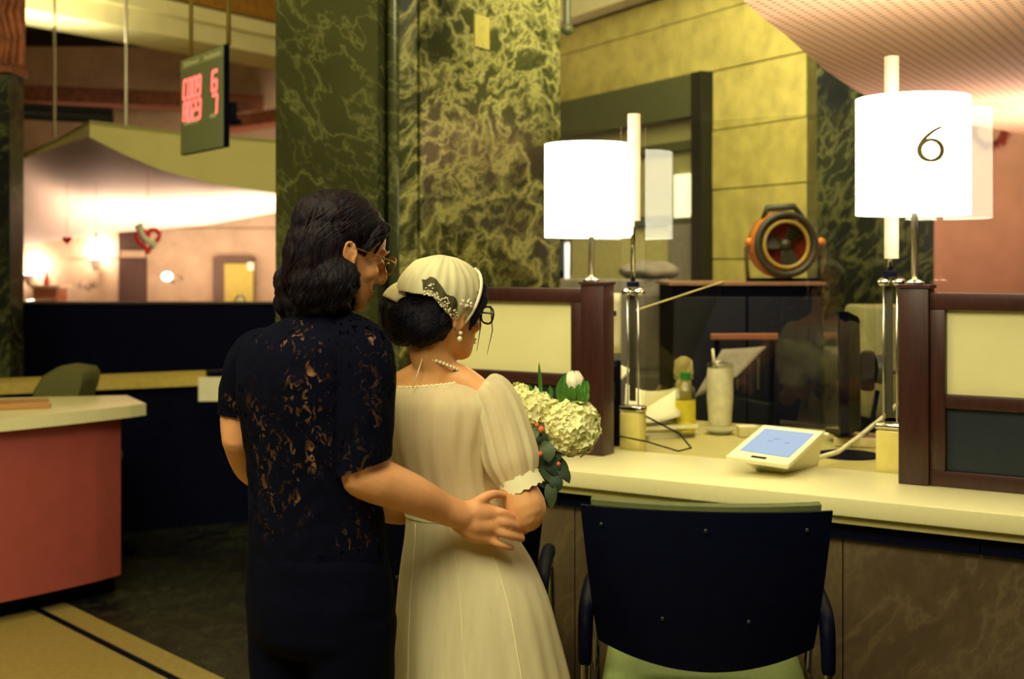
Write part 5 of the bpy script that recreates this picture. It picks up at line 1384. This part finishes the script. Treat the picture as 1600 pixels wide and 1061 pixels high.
# lace shirt
shirt = MB(); rs = []
for px, py, rx, ry in resample(mt_, 3): rs.append(ring(P(px, py, YM), RM, FM, rx, ry, 48))
shirt.rings(rs)
def sdisp(c, n): return 0.006*mnoise.noise(Vector((c.x*9, c.y*9, c.z*5)))+0.003*mnoise.noise(c*30)
sh_me = fuse(shirt, 0.006, 3, sdisp)
shirt_o = link('lace_shirt', sh_me, M_lace, man, True)
def open_sleeve(cs, tiltv, name='sleeve'):
    cs2 = resample(cs, 5); pts = [P(a, b, c) for a, b, c, _ in cs2]; n = 48; R_ = []
    for i, (a, b, c, r_) in enumerate(cs2):
        t_ = (pts[min(i+1, len(pts)-1)]-pts[max(i-1, 0)]).normalized(); u_ = t_.cross(Vector((0, 1, 0))).normalized(); w_ = t_.cross(u_)
        v = max(0, i/(len(cs2)-1)-0.3)/0.7
        R_.append([pts[i]+(u_*math.cos(x)+w_*math.sin(x))*r_+Vector((0, 0, v*tiltv*r_*math.copysign(1, u_.x)*math.cos(x)))+(u_*math.cos(x)+w_*math.sin(x))*0.004*mnoise.noise(Vector((math.cos(x)*2, math.sin(x)*2, i*.3))) for x in [2*PI*k/n for k in range(n)]])
    o = MB().rings(R_, False).build(name, M_lace, shirt_o, True)
    return o
open_sleeve([(520, 528, 2.59, .050), (545, 540, 2.57, .072), (563, 570, 2.552, .074), (567, 640, 2.537, .068), (567, 700, 2.527, .062), (567, 730, 2.525, .060)], 0.34)
open_sleeve([(430, 540, 2.67, .045), (408, 556, 2.685, .062), (390, 588, 2.70, .062), (379, 622, 2.71, .054), (375, 650, 2.71, .049)], 0.0)
MB().tube([P(503, 484, YM)+RM*.064*math.cos(a)+FM*.064*math.sin(a)+Vector((0, 0, .004)) for a in [2*PI*k/30 for k in range(31)]], .008, 8, False).build('collar', M_blackcloth, shirt_o, True)
# trousers
tr_ = MB(); rs = []
for px, py, rx, ry in ((495, 840, .150, .112), (498, 870, .166, .122), (500, 930, .178, .130), (501, 985, .172, .128), (502, 1010, .15, .11)): rs.append(ring(P(px, py, YM), RM, FM, rx, ry, 40))
tr_.rings(rs)
for s_ in (-1, 1):
    hp = P(501, 960, YM)+RM*.082*s_
    tr_.limb([hp, Vector((hp.x, hp.y, .50)), Vector((hp.x, hp.y-.01, .30)), Vector((hp.x, hp.y-.01, .10))], [.098, .085, .078, .078], 20)
link('trousers', fuse(tr_, 0.008, 3, lambda c, n: 0.004*mnoise.noise(c*12)), M_blackcloth, man, True)
for s_ in (-1, 1):
    hp = P(500, 925, YM)+RM*.085*s_; M_ = Matrix(((RM.x, FM.x, 0), (RM.y, FM.y, 0), (0, 0, 1)))
    MB().ell(Vector((hp.x, hp.y-.02, .042))+FM*.08, (.05, .15, .041), M_, 20, 10).build('shoe', M_black, man, True)
# hair
hm = MB()
hm.ell(LM(0, -.020, .046), (.084, .106, .082), MM, 28, 18)
hm.ell(LM(0, -.055, -.005), (.088, .066, .100), MM, 24, 16)
hm.limb([LM(.058, .052, .072), LM(.070, .035, .045), LM(.074, .022, .012)], [.018, .014, .006], 12)
hm.limb([LM(-.058, .052, .072), LM(-.070, .035, .045), LM(-.074, .022, .012)], [.018, .014, .006], 12)
for px, py, Y, r_ in ((485, 400, 2.60, .060), (478, 425, 2.61, .056), (468, 445, 2.63, .048), (495, 445, 2.57, .060), (520, 440, 2.55, .050), (536, 432, 2.55, .026), (525, 462, 2.55, .040), (546, 424, 2.56, .017), (455, 440, 2.66, .036), (463, 462, 2.65, .036), (500, 470, 2.575, .046), (480, 470, 2.60, .045), (535, 470, 2.548, .022), (448, 452, 2.65, .030), (452, 470, 2.64, .034), (470, 480, 2.62, .036)):
    hm.ell(P(px, py, Y), (r_, r_, r_*1.08), None, 18, 12)
def mdisp(c, n): return (0.003+0.007*min(1, max(0, (1.50-c.z)/0.06)))*mnoise.noise(c*42)+0.0025*mnoise.noise(Vector((c.x*90, c.y*90, c.z*22)))+0.0018*mnoise.noise(Vector((c.x*220, c.y*220, c.z*36)))
hair = link('hair', fuse(hm, 0.004, 2, mdisp), M_hair_m, man, True)
st = MB(); random.seed(12); bv = hair_surface(hair)
for k in range(420):
    long_ = random.random() < 0.6
    if long_:      # wavy lengths falling from the crown to the shoulders
        xe = random.uniform(440, 550); x0 = 520+(xe-495)*0.62; y0 = random.uniform(320, 400); y1 = random.uniform(440, 484)
    else:          # combed back from the hairline
        x0 = random.uniform(545, 602); y0 = 305+(x0-545)*0.75+random.uniform(-4, 30); xe = x0-random.uniform(40, 80); y1 = y0+random.uniform(25, 70)
    amp = random.uniform(3, 8.0) if long_ else 1.0; ph = random.random()*6; nseg = 14; pts = []
    for i in range(nseg+1):
        v = i/nseg; q_ = on_hair(bv, x0+(xe-x0)*v+amp*math.sin(10*v+ph)*v, y0+(y1-y0)*v, 0.0015)
        if q_ is None or (pts and (q_-pts[-1]).length > 0.03): break
        pts.append(q_)
    if len(pts) > 3:
        m_ = len(pts)-1; st.tube(pts, [.0006+.0034*math.sin(PI*(0.06+0.9*i/m_)) for i in range(m_+1)], 5)
for k in range(46):    # stray curls past the outline
    x0, y0 = random.choice(((468, 360), (455, 400), (440, 430), (436, 455), (445, 478), (548, 430), (540, 470), (535, 480))); p_ = P(x0+random.uniform(-4, 8), y0+random.uniform(-14, 14), 2.63 if x0 < 500 else 2.56)
    s_ = -1 if x0 < 500 else 1; st.tube([p_+Vector((s_*random.uniform(.0, .012)*math.sin(i*1.1), 0, -.012*i)) for i in range(5)], [.003, .004, .004, .003, .0008], 5)
st.build('curly_locks', M_hair_m, hair, True)['kind'] = 'stuff'

# ================================================================== BOUQUET
bq = thing('bouquet', hb, 'bouquet of pale hydrangeas, a white tulip and trailing leaves', 'bouquet')
grip = (hb+hb2)/2+Vector((0.012, 0.0, 0))
def hydrangea(c, r, seed, name='hydrangea'):
    random.seed(seed); mb = MB(); mb.ell(c, (r*0.84, r*0.84, r*0.8), None, 16, 10)
    n = int(330*(r/0.085)**2)
    for k in range(n):
        z = 1-2*(k+0.5)/n; a = k*2.39996; q_ = math.sqrt(1-z*z)
        d_ = Vector((q_*math.cos(a), q_*math.sin(a), z*0.93))
        rr = r*(0.94+random.uniform(-.06, .08)); cc = Vector(c)+d_*rr
        nrm_ = (d_+Vector((random.uniform(-.45, .45), random.uniform(-.45, .45), random.uniform(-.45, .45)))).normalized()
        u_ = nrm_.orthogonal().normalized(); w_ = nrm_.cross(u_); b0_ = random.random()*2
        s_ = 0.0105*random.uniform(.8, 1.2)
        for j in range(4):
            aa = b0_+j*PI/2; t_ = u_*math.cos(aa)+w_*math.sin(aa); x_ = nrm_.cross(t_)
            mb.add([cc-nrm_*.002, cc+t_*s_*.55+x_*s_*.5+nrm_*.001, cc+t_*s_*1.15+nrm_*random.uniform(-.002, .004), cc+t_*s_*.55-x_*s_*.5+nrm_*.001], [(0, 1, 2, 3)])
    o = mb.build(name, M_hyd, bq); o['kind'] = 'stuff'; return o
h1c, h2c, h3c = P(890, 668, 3.08), P(835, 644, 3.10), P(812, 622, 3.16)
hydrangea(h1c, .080, 1); hydrangea(h2c, .060, 2); hydrangea(h3c, .040, 3)
hydrangea(P(850, 690, 3.17), .05, 4)
# tulip
tc = P(897, 600, 3.10)
for k in range(6):
    a = 2*PI*k/6; rs = []
    lv = []
    for j in range(7):
        v = j/6; r_ = 0.022*math.sin(PI*(0.15+0.75*v))+0.002; w_ = 0.017*math.sin(PI*(0.08+0.86*v))
        c_ = tc+Vector((r_*math.cos(a), r_*math.sin(a), -0.026+0.060*v)); t_ = Vector((-math.sin(a), math.cos(a), 0))
        lv.append((c_-t_*w_, c_+Vector((math.cos(a), math.sin(a), 0))*0.003, c_+t_*w_))
    vs = [p for row in lv for p in row]; fs = []
    for j in range(6): fs += [(3*j, 3*j+1, 3*j+4, 3*j+3), (3*j+1, 3*j+2, 3*j+5, 3*j+4)]
    MB().add(vs, fs).build('tulip_petal', M_tulip, bq, True)
def leaf(p0, p1, p2, w, m, nrm_=Vector((0, -1, 0.2)), name='leaf'):
    vs, fs = [], []; n = 8
    for j in range(n+1):
        v = j/n; c_ = p0*(1-v)**2+p1*2*v*(1-v)+p2*v*v; t_ = ((p1-p0)*(1-v)+(p2-p1)*v).normalized(); s_ = t_.cross(nrm_).normalized()
        ww = w*math.sin(PI*min(1, 0.06+0.94*v))**0.8*(1 if v < 0.98 else 0.2)
        vs += [c_-s_*ww+nrm_*0.003, c_, c_+s_*ww+nrm_*0.003]
        if j: o_ = 3*j; fs += [(o_-3, o_-2, o_+1, o_), (o_-2, o_-1, o_+2, o_+1)]
    return MB().add(vs, fs).build(name, m, bq, True)
for (x0, y0, x1, y1, x2, y2, w) in ((876, 628, 872, 608, 885, 582, .012), (882, 632, 884, 612, 880, 592, .011), (892, 632, 893, 616, 893, 603, .012), (900, 632, 903, 614, 905, 600, .012), (908, 630, 914, 608, 917, 594, .012), (906, 634, 915, 622, 919, 612, .010), (900, 634, 912, 622, 912, 590, .009)):
    leaf(P(x0, y0, 3.075), P(x1, y1, 3.05), P(x2, y2, 3.06), w, M_green_leaf)
for (x0, y0, x1, y1, x2, y2, w) in ((846, 628, 844, 600, 842, 565, .005), (832, 622, 832, 610, 826, 600, .005), (860, 625, 862, 612, 858, 602, .006)):
    leaf(P(x0, y0, 3.1), P(x1, y1, 3.09), P(x2, y2, 3.09), w, M_green_leaf)
random.seed(31)
trail = [(838, 668, 832, 676, 828, 690, .016), (842, 672, 848, 686, 850, 700, .018), (848, 690, 858, 704, 856, 722, .02), (842, 700, 838, 716, 845, 734, .02), (855, 712, 866, 726, 868, 744, .02), (866, 712, 878, 728, 888, 744, .018),
         (850, 730, 846, 748, 856, 764, .02), (862, 738, 872, 752, 872, 770, .017), (858, 752, 862, 770, 862, 796, .016), (846, 716, 856, 736, 862, 756, .02), (870, 724, 884, 738, 890, 756, .014), (838, 686, 846, 700, 842, 718, .018), (856, 700, 868, 708, 876, 718, .016), (835, 660, 842, 668, 848, 678, .014)]
for k, (x0, y0, x1, y1, x2, y2, w) in enumerate(trail):
    Y = 3.02+random.uniform(-.02, .03); leaf(P(x0, y0, Y+.02), P(x1, y1, Y-.01), P(x2, y2, Y), w, (M_euc, M_eucd, M_euc)[k % 3], Vector((random.uniform(-.4, .4), -1, random.uniform(-.2, .4))).normalized())
for px, py, r_ in ((846, 671, .0085), (839, 664, .006), (845, 709, .006), (873, 725, .005)):
    o = MB(); c_ = P(px, py, 3.0); o.ell(c_, (r_, r_, r_), None, 12, 8).ell(c_+Vector((0, -.002, r_)), (r_*.3, r_*.3, r_*.3), None, 8, 6); o.build('berry', M_coral, bq, True)
for k, tgt in enumerate((h1c, h2c, h3c, tc, P(850, 700, 3.05), P(860, 640, 3.1))):
    b_ = grip+Vector((0.006*math.cos(k), 0.006*math.sin(k), -0.10)); MB().tube([b_, grip+Vector((0.004*math.cos(k), 0.004*math.sin(k), 0)), grip.lerp(tgt, 0.6)+Vector((0, 0, -.01)), tgt], .0035, 6).build('stem', M_green_leaf, bq)
